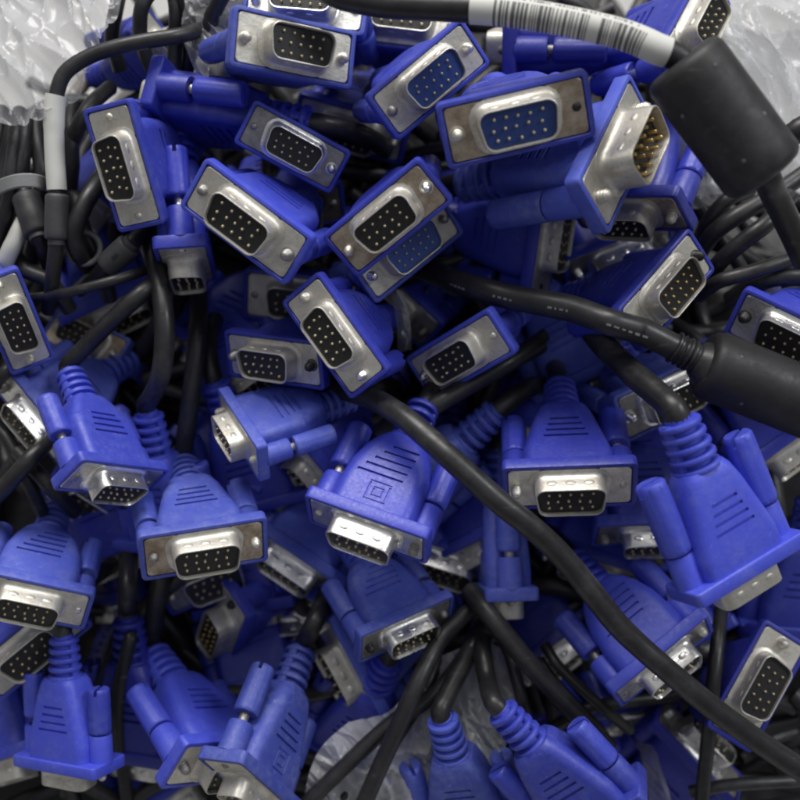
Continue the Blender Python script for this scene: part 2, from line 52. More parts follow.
    {'v': 'A', 'loc': [-0.08411, -0.15019, 0.07407], 'q': [0.4677, 0.853, -0.1951, 0.1247], 's': 0.000802, 'cable': [[-0.08494, -0.1271, 0.08856], [-0.08508, -0.12303, 0.09112], [-0.08518, -0.12031, 0.09283], [-0.08407, -0.11343, 0.09221], [-0.08237, -0.10744, 0.08901], [-0.08045, -0.10239, 0.08455], [-0.07846, -0.098, 0.07948], [-0.07644, -0.09401, 0.0741], [-0.0744, -0.09025, 0.06856], [-0.07236, -0.08662, 0.06293]], 'cr': 0.0022, 'label': 'plug pointing down in the lower left corner, white shell tip below it', 'plate': 'white', 'ins': 'black', 'col': 'blue', 'emb': False, 'long': False, 'big': False, 'gold': False, 'cab': 'black', 'face': True},
    {'v': 'A', 'loc': [-0.04425, -0.1497, 0.07565], 'q': [0.7937, 0.4375, 0.4134, -0.0885], 's': 0.00099, 'cable': [[-0.06372, -0.12387, 0.06638], [-0.06716, -0.11931, 0.06475], [-0.06945, -0.11627, 0.06366], [-0.06768, -0.11204, 0.07058], [-0.06611, -0.10779, 0.07631], [-0.06504, -0.10359, 0.0798], [-0.0647, -0.09955, 0.08067], [-0.06499, -0.09578, 0.07952], [-0.06562, -0.09234, 0.07739], [-0.06634, -0.08926, 0.07508], [-0.06703, -0.08652, 0.07293], [-0.06767, -0.084, 0.07093]], 'cr': 0.00272, 'label': 'blue plug leaning right whose black cable comes straight down into it', 'plate': 'white', 'ins': 'black', 'col': 'blue', 'emb': False, 'long': False, 'big': False, 'gold': False, 'cab': 'black', 'face': True},
    {'v': 'A', 'loc': [-0.0368, -0.1569, 0.08047], 'q': [0.5807, 0.6045, 0.2602, -0.4792], 's': 0.000922, 'cable': [[-0.02811, -0.12708, 0.07628], [-0.02658, -0.12182, 0.07554], [-0.02555, -0.11831, 0.07505], [-0.02441, -0.11807, 0.07972], [-0.02337, -0.11764, 0.08347], [-0.02251, -0.11673, 0.08547], [-0.02184, -0.11512, 0.08537], [-0.02133, -0.11283, 0.0835], [-0.02091, -0.11012, 0.08056], [-0.02057, -0.10725, 0.07718], [-0.02027, -0.10443, 0.07374], [-0.02002, -0.10177, 0.07045], [-0.01979, -0.09925, 0.06731]], 'cr': 0.00253, 'label': 'blue plug leaning left across its neighbour, thumbscrew on top, square emblem on its side', 'plate': 'white', 'ins': 'black', 'col': 'blue', 'emb': True, 'long': False, 'big': False, 'gold': False, 'cab': 'black', 'face': True},
    {'v': 'A', 'loc': [0.01981, -0.16251, 0.05545], 'q': [0.309, 0.9403, -0.0245, 0.1404], 's': 0.000895, 'cable': [[0.01224, -0.14462, 0.07887], [0.01091, -0.14147, 0.083], [0.01001, -0.13936, 0.08576], [0.01157, -0.13577, 0.08472], [0.0132, -0.1323, 0.0836], [0.01484, -0.12907, 0.08246], [0.01637, -0.12607, 0.08132], [0.01776, -0.12315, 0.08007], [0.01908, -0.12013, 0.07843], [0.02036, -0.11695, 0.07621], [0.0216, -0.11364, 0.07338], [0.02279, -0.11032, 0.07001], [0.02386, -0.10716, 0.06637], [0.02477, -0.10435, 0.06286], [0.02551, -0.10201, 0.0598], [0.02613, -0.10003, 0.05714]], 'cr': 0.00246, 'label': 'left one of the two plugs at the bottom edge, crumpled bag behind it', 'plate': 'white', 'ins': 'black', 'col': 'blue', 'emb': False, 'long': False, 'big': False, 'gold': False, 'cab': 'black', 'face': False},
    {'v': 'A', 'loc': [0.04913, -0.1623, 0.07581], 'q': [0.3524, 0.859, 0.0452, 0.3685], 's': 0.000895, 'cable': [[0.02889, -0.14489, 0.09042], [0.02531, -0.14181, 0.093], [0.02293, -0.13977, 0.09472], [0.02263, -0.13766, 0.09171], [0.02245, -0.13563, 0.0889], [0.02237, -0.13374, 0.08662], [0.02227, -0.13193, 0.08514], [0.02209, -0.13012, 0.08434], [0.02185, -0.12821, 0.08388], [0.02161, -0.1261, 0.08338], [0.02146, -0.12372, 0.08254], [0.02145, -0.12103, 0.08115], [0.0216, -0.11804, 0.0791], [0.0219, -0.11484, 0.07643], [0.0223, -0.11155, 0.07326], [0.02277, -0.10833, 0.0698], [0.02325, -0.10534, 0.0663], [0.02368, -0.10274, 0.06308], [0.02406, -0.10061, 0.06034], [0.02438, -0.09882, 0.058]], 'cr': 0.00246, 'label': 'right one of the two plugs at the bottom edge, grip lines facing up', 'plate': 'white', 'ins': 'black', 'col': 'blue', 'emb': False, 'long': False, 'big': False, 'gold': False, 'cab': 'black', 'face': False},
    {'v': 'A', 'loc': [-0.0497, -0.11048, 0.06257], 'q': [0.7895, 0.1631, -0.5313, 0.2604], 's': 0.000937, 'cable': [[-0.02569, -0.09346, 0.0504], [-0.02145, -0.09046, 0.04825], [-0.01863, -0.08845, 0.04682], [-0.01515, -0.08451, 0.0422], [-0.01297, -0.08071, 0.03673]], 'cr': 0.00257, 'label': 'plug in a dark hollow with gold pins glinting in its sideways mouth', 'plate': 'white', 'ins': 'black', 'col': 'blue', 'emb': False, 'long': False, 'big': False, 'gold': True, 'cab': 'black', 'face': True},
    {'v': 'A', 'loc': [-0.01464, -0.12325, 0.06813], 'q': [0.5612, 0.6429, -0.1135, -0.5088], 's': 0.000939, 'cable': [[0.0103, -0.10392, 0.06342], [0.0147, -0.1005, 0.06259], [0.01763, -0.09823, 0.06203], [0.02141, -0.0938, 0.05814], [0.02375, -0.08973, 0.05295], [0.02519, -0.08603, 0.04719], [0.02607, -0.08257, 0.04117], [0.02665, -0.07927, 0.03502]], 'cr': 0.00258, 'label': 'plug facing left with a thin blue rim under the dark shiny shelled one', 'plate': 'white', 'ins': 'black', 'col': 'blue', 'emb': False, 'long': False, 'big': False, 'gold': False, 'cab': 'black', 'face': True},
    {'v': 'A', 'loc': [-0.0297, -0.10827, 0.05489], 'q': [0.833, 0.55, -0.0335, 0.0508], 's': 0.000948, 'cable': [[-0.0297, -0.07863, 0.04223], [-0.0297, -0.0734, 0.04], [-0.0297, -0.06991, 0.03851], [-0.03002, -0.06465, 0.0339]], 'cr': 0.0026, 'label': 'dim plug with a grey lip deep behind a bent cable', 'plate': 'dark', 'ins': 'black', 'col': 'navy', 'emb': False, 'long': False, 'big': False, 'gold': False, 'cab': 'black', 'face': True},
    {'v': 'A', 'loc': [-0.09579, -0.12269, 0.0841], 'q': [0.832, 0.4368, 0.033, 0.3404], 's': 0.00091, 'cable': [[-0.10669, -0.1009, 0.06504], [-0.10862, -0.09705, 0.06167], [-0.1099, -0.09449, 0.05943], [-0.11098, -0.09003, 0.05415], [-0.11123, -0.08596, 0.04845], [-0.111, -0.08216, 0.04258], [-0.11051, -0.07853, 0.03661]], 'cr': 0.0025, 'label': 'plug with a slanting black mouth half hidden below the left edge plug', 'plate': 'white', 'ins': 'black', 'col': 'blue', 'emb': False, 'long': False, 'big': False, 'gold': False, 'cab': 'black', 'face': True},
    {'v': 'A', 'loc': [0.06986, -0.06643, 0.11648], 'q': [0.8833, 0.4042, 0.1029, 0.2141], 's': 0.000922, 'cable': [[0.05873, -0.04542, 0.09604], [0.05677, -0.04172, 0.09243], [0.05546, -0.03925, 0.09002], [0.0547, -0.03525, 0.08433], [0.05496, -0.03183, 0.07822], [0.0558, -0.02878, 0.07198], [0.05696, -0.02596, 0.06568]], 'cr': 0.00253, 'label': 'dark faced plug behind the slotted collar with a single glinting screw', 'plate': 'dark', 'ins': 'black', 'col': 'blue', 'emb': False, 'long': False, 'big': False, 'gold': False, 'cab': 'black', 'face': True},
    {'v': 'A', 'loc': [-0.02329, 0.00937, 0.17791], 'q': [0.9784, 0.1876, -0.0362, -0.0785], 's': 0.000925, 'cable': [[-0.02013, 0.02074, 0.14874], [-0.01957, 0.02275, 0.14359], [-0.0192, 0.02408, 0.14016], [-0.019, 0.02665, 0.13365], [-0.01909, 0.02924, 0.12715], [-0.01934, 0.03184, 0.12066], [-0.01968, 0.03444, 0.11417], [-0.02008, 0.03705, 0.10768]], 'cr': 0.00254, 'label': 'topmost plug cut by the upper edge, half of its mouth in view', 'plate': 'chrome', 'ins': 'black', 'col': 'blue', 'emb': False, 'long': False, 'big': False, 'gold': False, 'cab': 'black', 'face': True},
    {'v': 'A', 'loc': [0.00052, 0.01829, 0.16459], 'q': [0.9759, 0.2095, 0.0127, -0.0592], 's': 0.000953, 'cable': [[0.00052, 0.03158, 0.13506], [0.00052, 0.03392, 0.12985], [0.00052, 0.03549, 0.12637], [0.00051, 0.03884, 0.12023], [0.0005, 0.04245, 0.11423], [0.00049, 0.04622, 0.10833]], 'cr': 0.00262, 'label': 'plug with pale face at the upper edge just beneath the barcode cable', 'plate': 'white', 'ins': 'black', 'col': 'blue', 'emb': False, 'long': False, 'big': False, 'gold': False, 'cab': 'black', 'face': True},
    {'v': 'A', 'loc': [0.07283, 0.00478, 0.17514], 'q': [0.7732, 0.3625, 0.1722, 0.491], 's': 0.00091, 'cable': [[0.05358, 0.01689, 0.15416], [0.05018, 0.01903, 0.15046], [0.04791, 0.02045, 0.14799], [0.04524, 0.024, 0.14258], [0.04363, 0.02788, 0.13699], [0.04265, 0.03191, 0.13135], [0.04205, 0.03601, 0.12571], [0.04164, 0.04014, 0.12007], [0.04136, 0.04429, 0.11444], [0.04115, 0.04845, 0.10881]], 'cr': 0.0025, 'label': 'plug facing right at the upper edge against the clear bag, behind the ferrite bead', 'plate': 'white', 'ins': 'black', 'col': 'blue', 'emb': False, 'long': False, 'big': False, 'gold': False, 'cab': 'black', 'face': True},
    {'v': 'A', 'loc': [-0.06344, 0.02203, 0.1505], 'q': [0.1329, 0.4834, -0.074, 0.8621], 's': 0.000751, 'cable': [[-0.08423, 0.02857, 0.13717], [-0.08789, 0.02973, 0.13482], [-0.09034, 0.0305, 0.13325], [-0.09326, 0.02361, 0.13336], [-0.09594, 0.0177, 0.13304], [-0.09818, 0.01362, 0.13209], [-0.09988, 0.0116, 0.13061], [-0.10121, 0.01094, 0.12889]], 'cr': 0.00206, 'label': 'small blue plug lying behind the curved thin cable with a beige cable boot', 'plate': 'white', 'ins': 'black', 'col': 'blue', 'emb': False, 'long': False, 'big': False, 'gold': False, 'cab': 'beige', 'face': True},
    {'v': 'C', 'loc': [-0.05885, -0.00224, 0.15463], 'q': [0.6229, 0.0315, -0.7543, -0.205], 's': 0.000928, 'cable': [[-0.0288, -0.01076, 0.15904], [-0.0235, -0.01226, 0.15981], [-0.01997, -0.01326, 0.16033], [-0.01377, -0.01217, 0.15727], [-0.00962, -0.0094, 0.15236], [-0.00711, -0.0059, 0.14684], [-0.00564, -0.0021, 0.14115], [-0.00478, 0.00184, 0.13543], [-0.00427, 0.00584, 0.12971], [-0.00397, 0.00988, 0.12399]], 'cr': 0.00255, 'label': 'pale blue plug with its back in full light beside the dull grey faced plug', 'plate': 'white', 'ins': 'black', 'col': 'blue', 'emb': False, 'long': False, 'big': False, 'gold': False, 'cab': 'black', 'face': False},
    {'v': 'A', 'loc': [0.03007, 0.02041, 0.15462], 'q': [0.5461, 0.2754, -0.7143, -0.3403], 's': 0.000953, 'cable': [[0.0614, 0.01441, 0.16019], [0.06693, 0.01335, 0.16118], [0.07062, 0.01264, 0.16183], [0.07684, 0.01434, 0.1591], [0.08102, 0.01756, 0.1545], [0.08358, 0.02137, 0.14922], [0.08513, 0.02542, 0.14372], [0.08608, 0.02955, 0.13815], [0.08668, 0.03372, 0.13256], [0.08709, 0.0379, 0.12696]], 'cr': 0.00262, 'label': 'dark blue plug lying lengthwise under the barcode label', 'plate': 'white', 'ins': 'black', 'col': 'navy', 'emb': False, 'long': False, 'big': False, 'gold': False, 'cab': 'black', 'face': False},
    {'v': 'A', 'loc': [0.03896, -0.02823, 0.13312], 'q': [0.481, 0.5748, 0.1058, 0.6535], 's': 0.000921, 'cable': [[0.01223, -0.01523, 0.1232], [0.00752, -0.01294, 0.12144], [0.00437, -0.01141, 0.12028], [0.00046, -0.00809, 0.11551], [-0.0018, -0.00487, 0.10972], [-0.00302, -0.00181, 0.10355], [-0.00363, 0.00111, 0.09721], [-0.0039, 0.00394, 0.09082], [-0.00397, 0.00672, 0.0844]], 'cr': 0.00253, 'label': 'shadowed plug under the one in side view, turned right', 'plate': 'white', 'ins': 'black', 'col': 'blue', 'emb': False, 'long': False, 'big': False, 'gold': False, 'cab': 'black', 'face': True},
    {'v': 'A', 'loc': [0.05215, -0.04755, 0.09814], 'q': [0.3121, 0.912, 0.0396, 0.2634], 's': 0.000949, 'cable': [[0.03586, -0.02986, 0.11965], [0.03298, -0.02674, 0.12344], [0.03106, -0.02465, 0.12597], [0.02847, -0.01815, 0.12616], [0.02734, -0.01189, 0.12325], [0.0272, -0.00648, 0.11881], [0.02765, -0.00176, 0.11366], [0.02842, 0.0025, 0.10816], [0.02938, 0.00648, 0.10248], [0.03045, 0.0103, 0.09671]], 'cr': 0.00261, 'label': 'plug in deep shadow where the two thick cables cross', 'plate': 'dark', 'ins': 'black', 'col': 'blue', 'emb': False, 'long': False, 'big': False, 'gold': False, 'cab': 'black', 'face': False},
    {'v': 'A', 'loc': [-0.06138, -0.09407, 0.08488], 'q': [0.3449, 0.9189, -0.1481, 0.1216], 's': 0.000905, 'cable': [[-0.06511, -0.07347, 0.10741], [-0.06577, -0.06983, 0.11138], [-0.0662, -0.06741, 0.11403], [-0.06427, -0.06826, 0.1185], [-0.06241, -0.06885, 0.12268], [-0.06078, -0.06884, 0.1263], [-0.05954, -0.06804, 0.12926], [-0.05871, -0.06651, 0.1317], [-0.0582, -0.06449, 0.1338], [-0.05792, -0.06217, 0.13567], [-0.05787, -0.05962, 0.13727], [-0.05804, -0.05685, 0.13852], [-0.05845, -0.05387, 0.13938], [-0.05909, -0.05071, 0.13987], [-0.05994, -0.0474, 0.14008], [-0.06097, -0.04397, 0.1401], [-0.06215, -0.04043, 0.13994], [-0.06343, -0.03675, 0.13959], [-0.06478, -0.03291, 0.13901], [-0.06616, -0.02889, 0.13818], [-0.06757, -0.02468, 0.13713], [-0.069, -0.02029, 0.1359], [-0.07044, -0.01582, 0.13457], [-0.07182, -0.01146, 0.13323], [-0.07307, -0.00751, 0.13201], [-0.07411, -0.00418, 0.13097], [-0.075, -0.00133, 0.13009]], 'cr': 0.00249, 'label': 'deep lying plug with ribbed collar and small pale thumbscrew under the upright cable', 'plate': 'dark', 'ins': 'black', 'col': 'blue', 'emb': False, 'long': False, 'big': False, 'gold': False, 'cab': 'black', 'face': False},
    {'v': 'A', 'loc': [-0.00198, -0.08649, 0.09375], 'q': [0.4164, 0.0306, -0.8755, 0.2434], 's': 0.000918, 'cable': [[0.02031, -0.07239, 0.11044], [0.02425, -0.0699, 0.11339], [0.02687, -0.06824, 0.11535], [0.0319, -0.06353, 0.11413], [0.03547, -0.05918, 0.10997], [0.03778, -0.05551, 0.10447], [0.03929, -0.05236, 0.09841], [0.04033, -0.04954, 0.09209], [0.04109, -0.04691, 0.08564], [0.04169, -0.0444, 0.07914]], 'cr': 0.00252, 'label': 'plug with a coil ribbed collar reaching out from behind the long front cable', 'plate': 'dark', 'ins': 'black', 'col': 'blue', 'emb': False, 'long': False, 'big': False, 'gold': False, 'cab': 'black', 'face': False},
    {'v': 'A', 'loc': [-0.06505, -0.15134, 0.03387], 'q': [0.6404, 0.7028, 0.2324, 0.2047], 's': 0.000937, 'cable': [[-0.08371, -0.12569, 0.03693], [-0.087, -0.12117, 0.03747], [-0.08919, -0.11815, 0.03783], [-0.09202, -0.11229, 0.03525], [-0.09374, -0.10699, 0.03101], [-0.09474, -0.10223, 0.02598]], 'cr': 0.00257, 'label': 'plug at the bottom edge under the leaning pair, thumbscrew end poking out', 'plate': 'white', 'ins': 'black', 'col': 'blue', 'emb': False, 'long': False, 'big': False, 'gold': False, 'cab': 'black', 'face': True},
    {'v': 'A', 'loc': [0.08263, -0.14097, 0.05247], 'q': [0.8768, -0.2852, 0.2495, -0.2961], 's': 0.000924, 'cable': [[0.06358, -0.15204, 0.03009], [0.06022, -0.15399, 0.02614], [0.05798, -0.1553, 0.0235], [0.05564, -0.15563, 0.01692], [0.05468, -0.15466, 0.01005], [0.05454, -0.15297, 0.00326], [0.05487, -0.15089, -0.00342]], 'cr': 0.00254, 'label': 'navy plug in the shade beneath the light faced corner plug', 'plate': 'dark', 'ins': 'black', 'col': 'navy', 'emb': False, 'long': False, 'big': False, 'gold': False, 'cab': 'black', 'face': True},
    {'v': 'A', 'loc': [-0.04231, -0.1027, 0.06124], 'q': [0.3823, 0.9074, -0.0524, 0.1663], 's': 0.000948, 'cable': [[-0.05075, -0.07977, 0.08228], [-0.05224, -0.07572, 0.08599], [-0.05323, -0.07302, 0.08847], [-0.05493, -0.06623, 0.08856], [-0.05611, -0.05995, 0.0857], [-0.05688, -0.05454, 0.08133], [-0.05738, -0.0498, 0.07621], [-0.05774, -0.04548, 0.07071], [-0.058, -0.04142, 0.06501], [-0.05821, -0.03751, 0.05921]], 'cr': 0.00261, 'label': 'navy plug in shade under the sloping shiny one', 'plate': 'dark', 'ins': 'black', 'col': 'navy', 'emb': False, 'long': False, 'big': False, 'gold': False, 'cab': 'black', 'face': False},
    {'v': 'A', 'loc': [-0.01563, -0.13977, 0.04207], 'q': [0.2471, 0.9423, -0.1932, -0.1169], 's': 0.000949, 'cable': [[-0.00544, -0.12621, 0.0695], [-0.00364, -0.12382, 0.07434], [-0.00245, -0.12222, 0.07757], [-5e-05, -0.11585, 0.07921], [0.00161, -0.10937, 0.07717], [0.00258, -0.10372, 0.07315], [0.0031, -0.09883, 0.06817], [0.00335, -0.09445, 0.06271], [0.00345, -0.09039, 0.05701], [0.00346, -0.08652, 0.05118]], 'cr': 0.00261, 'label': 'plug behind the fanned cables near the bottom edge', 'plate': 'white', 'ins': 'black', 'col': 'blue', 'emb': False, 'long': False, 'big': False, 'gold': False, 'cab': 'black', 'face': False},
    {'v': 'A', 'loc': [0.10379, -0.07485, 0.10422], 'q': [0.6415, 0.7029, 0.0885, 0.2942], 's': 0.00091, 'cable': [[0.08749, -0.04855, 0.10434], [0.08461, -0.04391, 0.10436], [0.08269, -0.04082, 0.10437], [0.07982, -0.03515, 0.10143], [0.0777, -0.03018, 0.09698], [0.07608, -0.02575, 0.0918], [0.07477, -0.02169, 0.08626], [0.07362, -0.01784, 0.08053], [0.07259, -0.01412, 0.07469]], 'cr': 0.0025, 'label': 'plug below the second ferrite bead at the right edge, one silver glint showing', 'plate': 'white', 'ins': 'black', 'col': 'blue', 'emb': False, 'long': False, 'big': False, 'gold': False, 'cab': 'black', 'face': True},
    {'v': 'A', 'loc': [0.1103, -0.111, 0.06493], 'q': [0.3536, 0.9318, -0.077, 0.0292], 's': 0.000949, 'cable': [[0.1103, -0.08958, 0.08908], [0.1103, -0.08581, 0.09334], [0.1103, -0.08329, 0.09618], [0.11078, -0.07634, 0.09692], [0.11146, -0.06983, 0.09445], [0.11218, -0.06423, 0.09031], [0.1129, -0.05937, 0.08533], [0.11362, -0.05497, 0.07993], [0.11432, -0.05085, 0.07432], [0.11502, -0.0469, 0.06858]], 'cr': 0.00261, 'label': 'pale edged plug beneath the shell of the large back view plug', 'plate': 'white', 'ins': 'black', 'col': 'blue', 'emb': False, 'long': False, 'big': False, 'gold': False, 'cab': 'black', 'face': False},
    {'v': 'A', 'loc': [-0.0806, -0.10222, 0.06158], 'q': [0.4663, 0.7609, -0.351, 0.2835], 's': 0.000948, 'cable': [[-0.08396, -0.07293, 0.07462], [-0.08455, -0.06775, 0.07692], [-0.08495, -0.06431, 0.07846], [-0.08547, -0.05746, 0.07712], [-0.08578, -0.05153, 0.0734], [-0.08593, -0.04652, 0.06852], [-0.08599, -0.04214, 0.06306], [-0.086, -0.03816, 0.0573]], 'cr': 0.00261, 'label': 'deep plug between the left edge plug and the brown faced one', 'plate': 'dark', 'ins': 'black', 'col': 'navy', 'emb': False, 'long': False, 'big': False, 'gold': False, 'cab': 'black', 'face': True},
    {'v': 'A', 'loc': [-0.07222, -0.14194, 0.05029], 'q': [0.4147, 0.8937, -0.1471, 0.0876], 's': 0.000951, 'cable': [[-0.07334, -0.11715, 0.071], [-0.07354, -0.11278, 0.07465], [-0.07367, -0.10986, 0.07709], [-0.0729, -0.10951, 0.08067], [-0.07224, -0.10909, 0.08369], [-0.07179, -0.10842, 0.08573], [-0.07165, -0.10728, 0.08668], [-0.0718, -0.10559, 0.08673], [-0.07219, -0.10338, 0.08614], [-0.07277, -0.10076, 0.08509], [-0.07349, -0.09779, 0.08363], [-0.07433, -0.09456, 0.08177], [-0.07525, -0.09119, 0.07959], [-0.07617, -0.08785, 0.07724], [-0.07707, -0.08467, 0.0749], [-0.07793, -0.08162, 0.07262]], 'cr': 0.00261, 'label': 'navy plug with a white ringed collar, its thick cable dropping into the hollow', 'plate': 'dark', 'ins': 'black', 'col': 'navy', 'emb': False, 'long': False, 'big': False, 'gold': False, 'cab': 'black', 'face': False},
    {'v': 'A', 'loc': [-0.10686, -0.14498, 0.05375], 'q': [0.5935, 0.7574, -0.1256, 0.2414], 's': 0.000921, 'cable': [[-0.11364, -0.11493, 0.05936], [-0.11484, -0.10963, 0.06035], [-0.11564, -0.10609, 0.06101], [-0.11739, -0.09966, 0.05885], [-0.11908, -0.09414, 0.05489], [-0.12067, -0.08934, 0.05005], [-0.12219, -0.08502, 0.04476], [-0.12365, -0.08098, 0.03923]], 'cr': 0.00253, 'label': 'plug peeking out at the left edge below the slanting black mouth', 'plate': 'white', 'ins': 'black', 'col': 'blue', 'emb': False, 'long': False, 'big': False, 'gold': False, 'cab': 'black', 'face': True},
    {'v': 'A', 'loc': [-0.08397, -0.01598, 0.13264], 'q': [0.6247, 0.6631, -0.4119, -0.0203], 's': 0.000936, 'cable': [[-0.06674, 0.00985, 0.1396], [-0.0637, 0.01441, 0.14082], [-0.06168, 0.01744, 0.14164], [-0.05954, 0.02385, 0.13979], [-0.05872, 0.02977, 0.13615], [-0.05869, 0.03513, 0.13164], [-0.05912, 0.04008, 0.12672], [-0.05981, 0.04478, 0.12158], [-0.06064, 0.04933, 0.11632], [-0.06156, 0.05379, 0.11101]], 'cr': 0.00257, 'label': 'plug behind the upright bright faced one, only its thumbscrew visible', 'plate': 'white', 'ins': 'black', 'col': 'blue', 'emb': False, 'long': False, 'big': False, 'gold': False, 'cab': 'black', 'face': True},
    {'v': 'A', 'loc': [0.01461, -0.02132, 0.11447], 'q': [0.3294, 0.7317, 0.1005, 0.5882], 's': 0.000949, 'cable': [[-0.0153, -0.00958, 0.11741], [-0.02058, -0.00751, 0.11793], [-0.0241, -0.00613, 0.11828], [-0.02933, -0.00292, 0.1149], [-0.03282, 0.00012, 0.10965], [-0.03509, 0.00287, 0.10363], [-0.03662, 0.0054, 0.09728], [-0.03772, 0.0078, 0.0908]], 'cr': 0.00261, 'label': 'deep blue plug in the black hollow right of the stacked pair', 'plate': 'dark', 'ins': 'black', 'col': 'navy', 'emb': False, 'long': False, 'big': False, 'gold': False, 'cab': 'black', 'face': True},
    {'v': 'A', 'loc': [-0.03859, -0.07984, 0.08236], 'q': [0.288, 0.9477, 0.0614, 0.1234], 's': 0.000926, 'cable': [[-0.04707, -0.06313, 0.10767], [-0.04857, -0.06018, 0.11214], [-0.04957, -0.05822, 0.11512], [-0.05104, -0.05148, 0.11633], [-0.05175, -0.04489, 0.11407], [-0.0519, -0.03921, 0.11], [-0.05172, -0.03428, 0.10503], [-0.05136, -0.02986, 0.09961], [-0.05088, -0.02575, 0.09397], [-0.05035, -0.02182, 0.0882]], 'cr': 0.00254, 'label': 'half buried blue plug in the dark gaps between the upper plugs', 'plate': 'white', 'ins': 'black', 'col': 'blue', 'emb': False, 'long': False, 'big': False, 'gold': False, 'cab': 'black', 'face': False},
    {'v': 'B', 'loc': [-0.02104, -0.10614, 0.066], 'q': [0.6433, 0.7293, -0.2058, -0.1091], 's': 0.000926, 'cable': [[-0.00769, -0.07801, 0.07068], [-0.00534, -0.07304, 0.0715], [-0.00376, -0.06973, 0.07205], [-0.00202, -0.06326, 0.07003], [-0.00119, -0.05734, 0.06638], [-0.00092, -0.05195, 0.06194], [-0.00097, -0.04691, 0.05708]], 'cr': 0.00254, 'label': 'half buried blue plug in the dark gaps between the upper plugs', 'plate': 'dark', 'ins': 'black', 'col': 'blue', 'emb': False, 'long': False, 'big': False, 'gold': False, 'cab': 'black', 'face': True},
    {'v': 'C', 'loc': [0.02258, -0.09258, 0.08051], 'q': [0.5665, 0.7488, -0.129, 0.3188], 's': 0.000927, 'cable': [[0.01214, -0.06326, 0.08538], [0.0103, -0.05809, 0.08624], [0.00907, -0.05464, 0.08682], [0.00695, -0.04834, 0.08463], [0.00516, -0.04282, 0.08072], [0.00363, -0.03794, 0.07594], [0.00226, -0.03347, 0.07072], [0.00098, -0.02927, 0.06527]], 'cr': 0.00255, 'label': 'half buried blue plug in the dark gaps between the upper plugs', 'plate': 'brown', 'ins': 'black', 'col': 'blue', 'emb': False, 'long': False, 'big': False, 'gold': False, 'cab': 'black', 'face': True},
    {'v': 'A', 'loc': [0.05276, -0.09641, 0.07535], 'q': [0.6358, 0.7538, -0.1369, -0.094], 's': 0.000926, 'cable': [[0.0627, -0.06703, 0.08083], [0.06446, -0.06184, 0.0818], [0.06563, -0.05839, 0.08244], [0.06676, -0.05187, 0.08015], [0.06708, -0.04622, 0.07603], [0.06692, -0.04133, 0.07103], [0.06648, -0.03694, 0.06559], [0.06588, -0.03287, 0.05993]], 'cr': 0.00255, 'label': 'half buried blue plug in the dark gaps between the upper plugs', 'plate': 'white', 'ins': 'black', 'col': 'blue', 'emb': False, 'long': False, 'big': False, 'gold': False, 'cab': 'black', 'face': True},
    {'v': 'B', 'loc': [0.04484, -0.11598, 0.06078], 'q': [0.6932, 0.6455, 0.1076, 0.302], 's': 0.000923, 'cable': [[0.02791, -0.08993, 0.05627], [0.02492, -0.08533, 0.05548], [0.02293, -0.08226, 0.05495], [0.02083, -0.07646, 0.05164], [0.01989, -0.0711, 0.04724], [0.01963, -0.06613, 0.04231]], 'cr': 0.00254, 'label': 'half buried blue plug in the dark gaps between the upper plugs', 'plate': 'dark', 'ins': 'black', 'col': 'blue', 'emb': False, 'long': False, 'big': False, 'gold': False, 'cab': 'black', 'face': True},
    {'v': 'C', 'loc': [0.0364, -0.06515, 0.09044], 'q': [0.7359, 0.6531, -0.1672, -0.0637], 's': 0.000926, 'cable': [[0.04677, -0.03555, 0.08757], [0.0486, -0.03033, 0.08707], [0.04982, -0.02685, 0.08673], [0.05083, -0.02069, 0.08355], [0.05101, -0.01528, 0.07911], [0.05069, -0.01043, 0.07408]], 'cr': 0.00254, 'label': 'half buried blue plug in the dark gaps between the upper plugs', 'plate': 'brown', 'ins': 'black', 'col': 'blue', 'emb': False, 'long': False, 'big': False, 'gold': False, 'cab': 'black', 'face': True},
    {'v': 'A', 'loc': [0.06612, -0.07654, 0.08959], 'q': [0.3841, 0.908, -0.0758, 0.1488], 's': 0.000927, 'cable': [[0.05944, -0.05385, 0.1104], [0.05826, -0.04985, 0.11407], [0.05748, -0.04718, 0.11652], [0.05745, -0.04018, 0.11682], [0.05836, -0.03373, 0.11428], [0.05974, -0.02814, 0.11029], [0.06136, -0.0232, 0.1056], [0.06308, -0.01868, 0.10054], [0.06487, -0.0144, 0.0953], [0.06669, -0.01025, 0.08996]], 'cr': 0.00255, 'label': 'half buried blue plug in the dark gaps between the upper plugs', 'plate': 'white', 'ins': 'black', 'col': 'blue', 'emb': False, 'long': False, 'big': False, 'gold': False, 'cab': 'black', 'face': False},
    {'v': 'B', 'loc': [-0.0516, -0.07295, 0.0873], 'q': [0.6298, 0.7216, -0.1699, -0.232], 's': 0.000926, 'cable': [[-0.03431, -0.0468, 0.09042], [-0.03126, -0.04219, 0.09097], [-0.02923, -0.03911, 0.09133], [-0.0274, -0.0328, 0.08892], [-0.02703, -0.02704, 0.08496], [-0.02751, -0.02185, 0.08029], [-0.02847, -0.01705, 0.07529]], 'cr': 0.00254, 'label': 'half buried blue plug in the dark gaps between the upper plugs', 'plate': 'dark', 'ins': 'black', 'col': 'blue', 'emb': False, 'long': False, 'big': False, 'gold': False, 'cab': 'black', 'face': True},
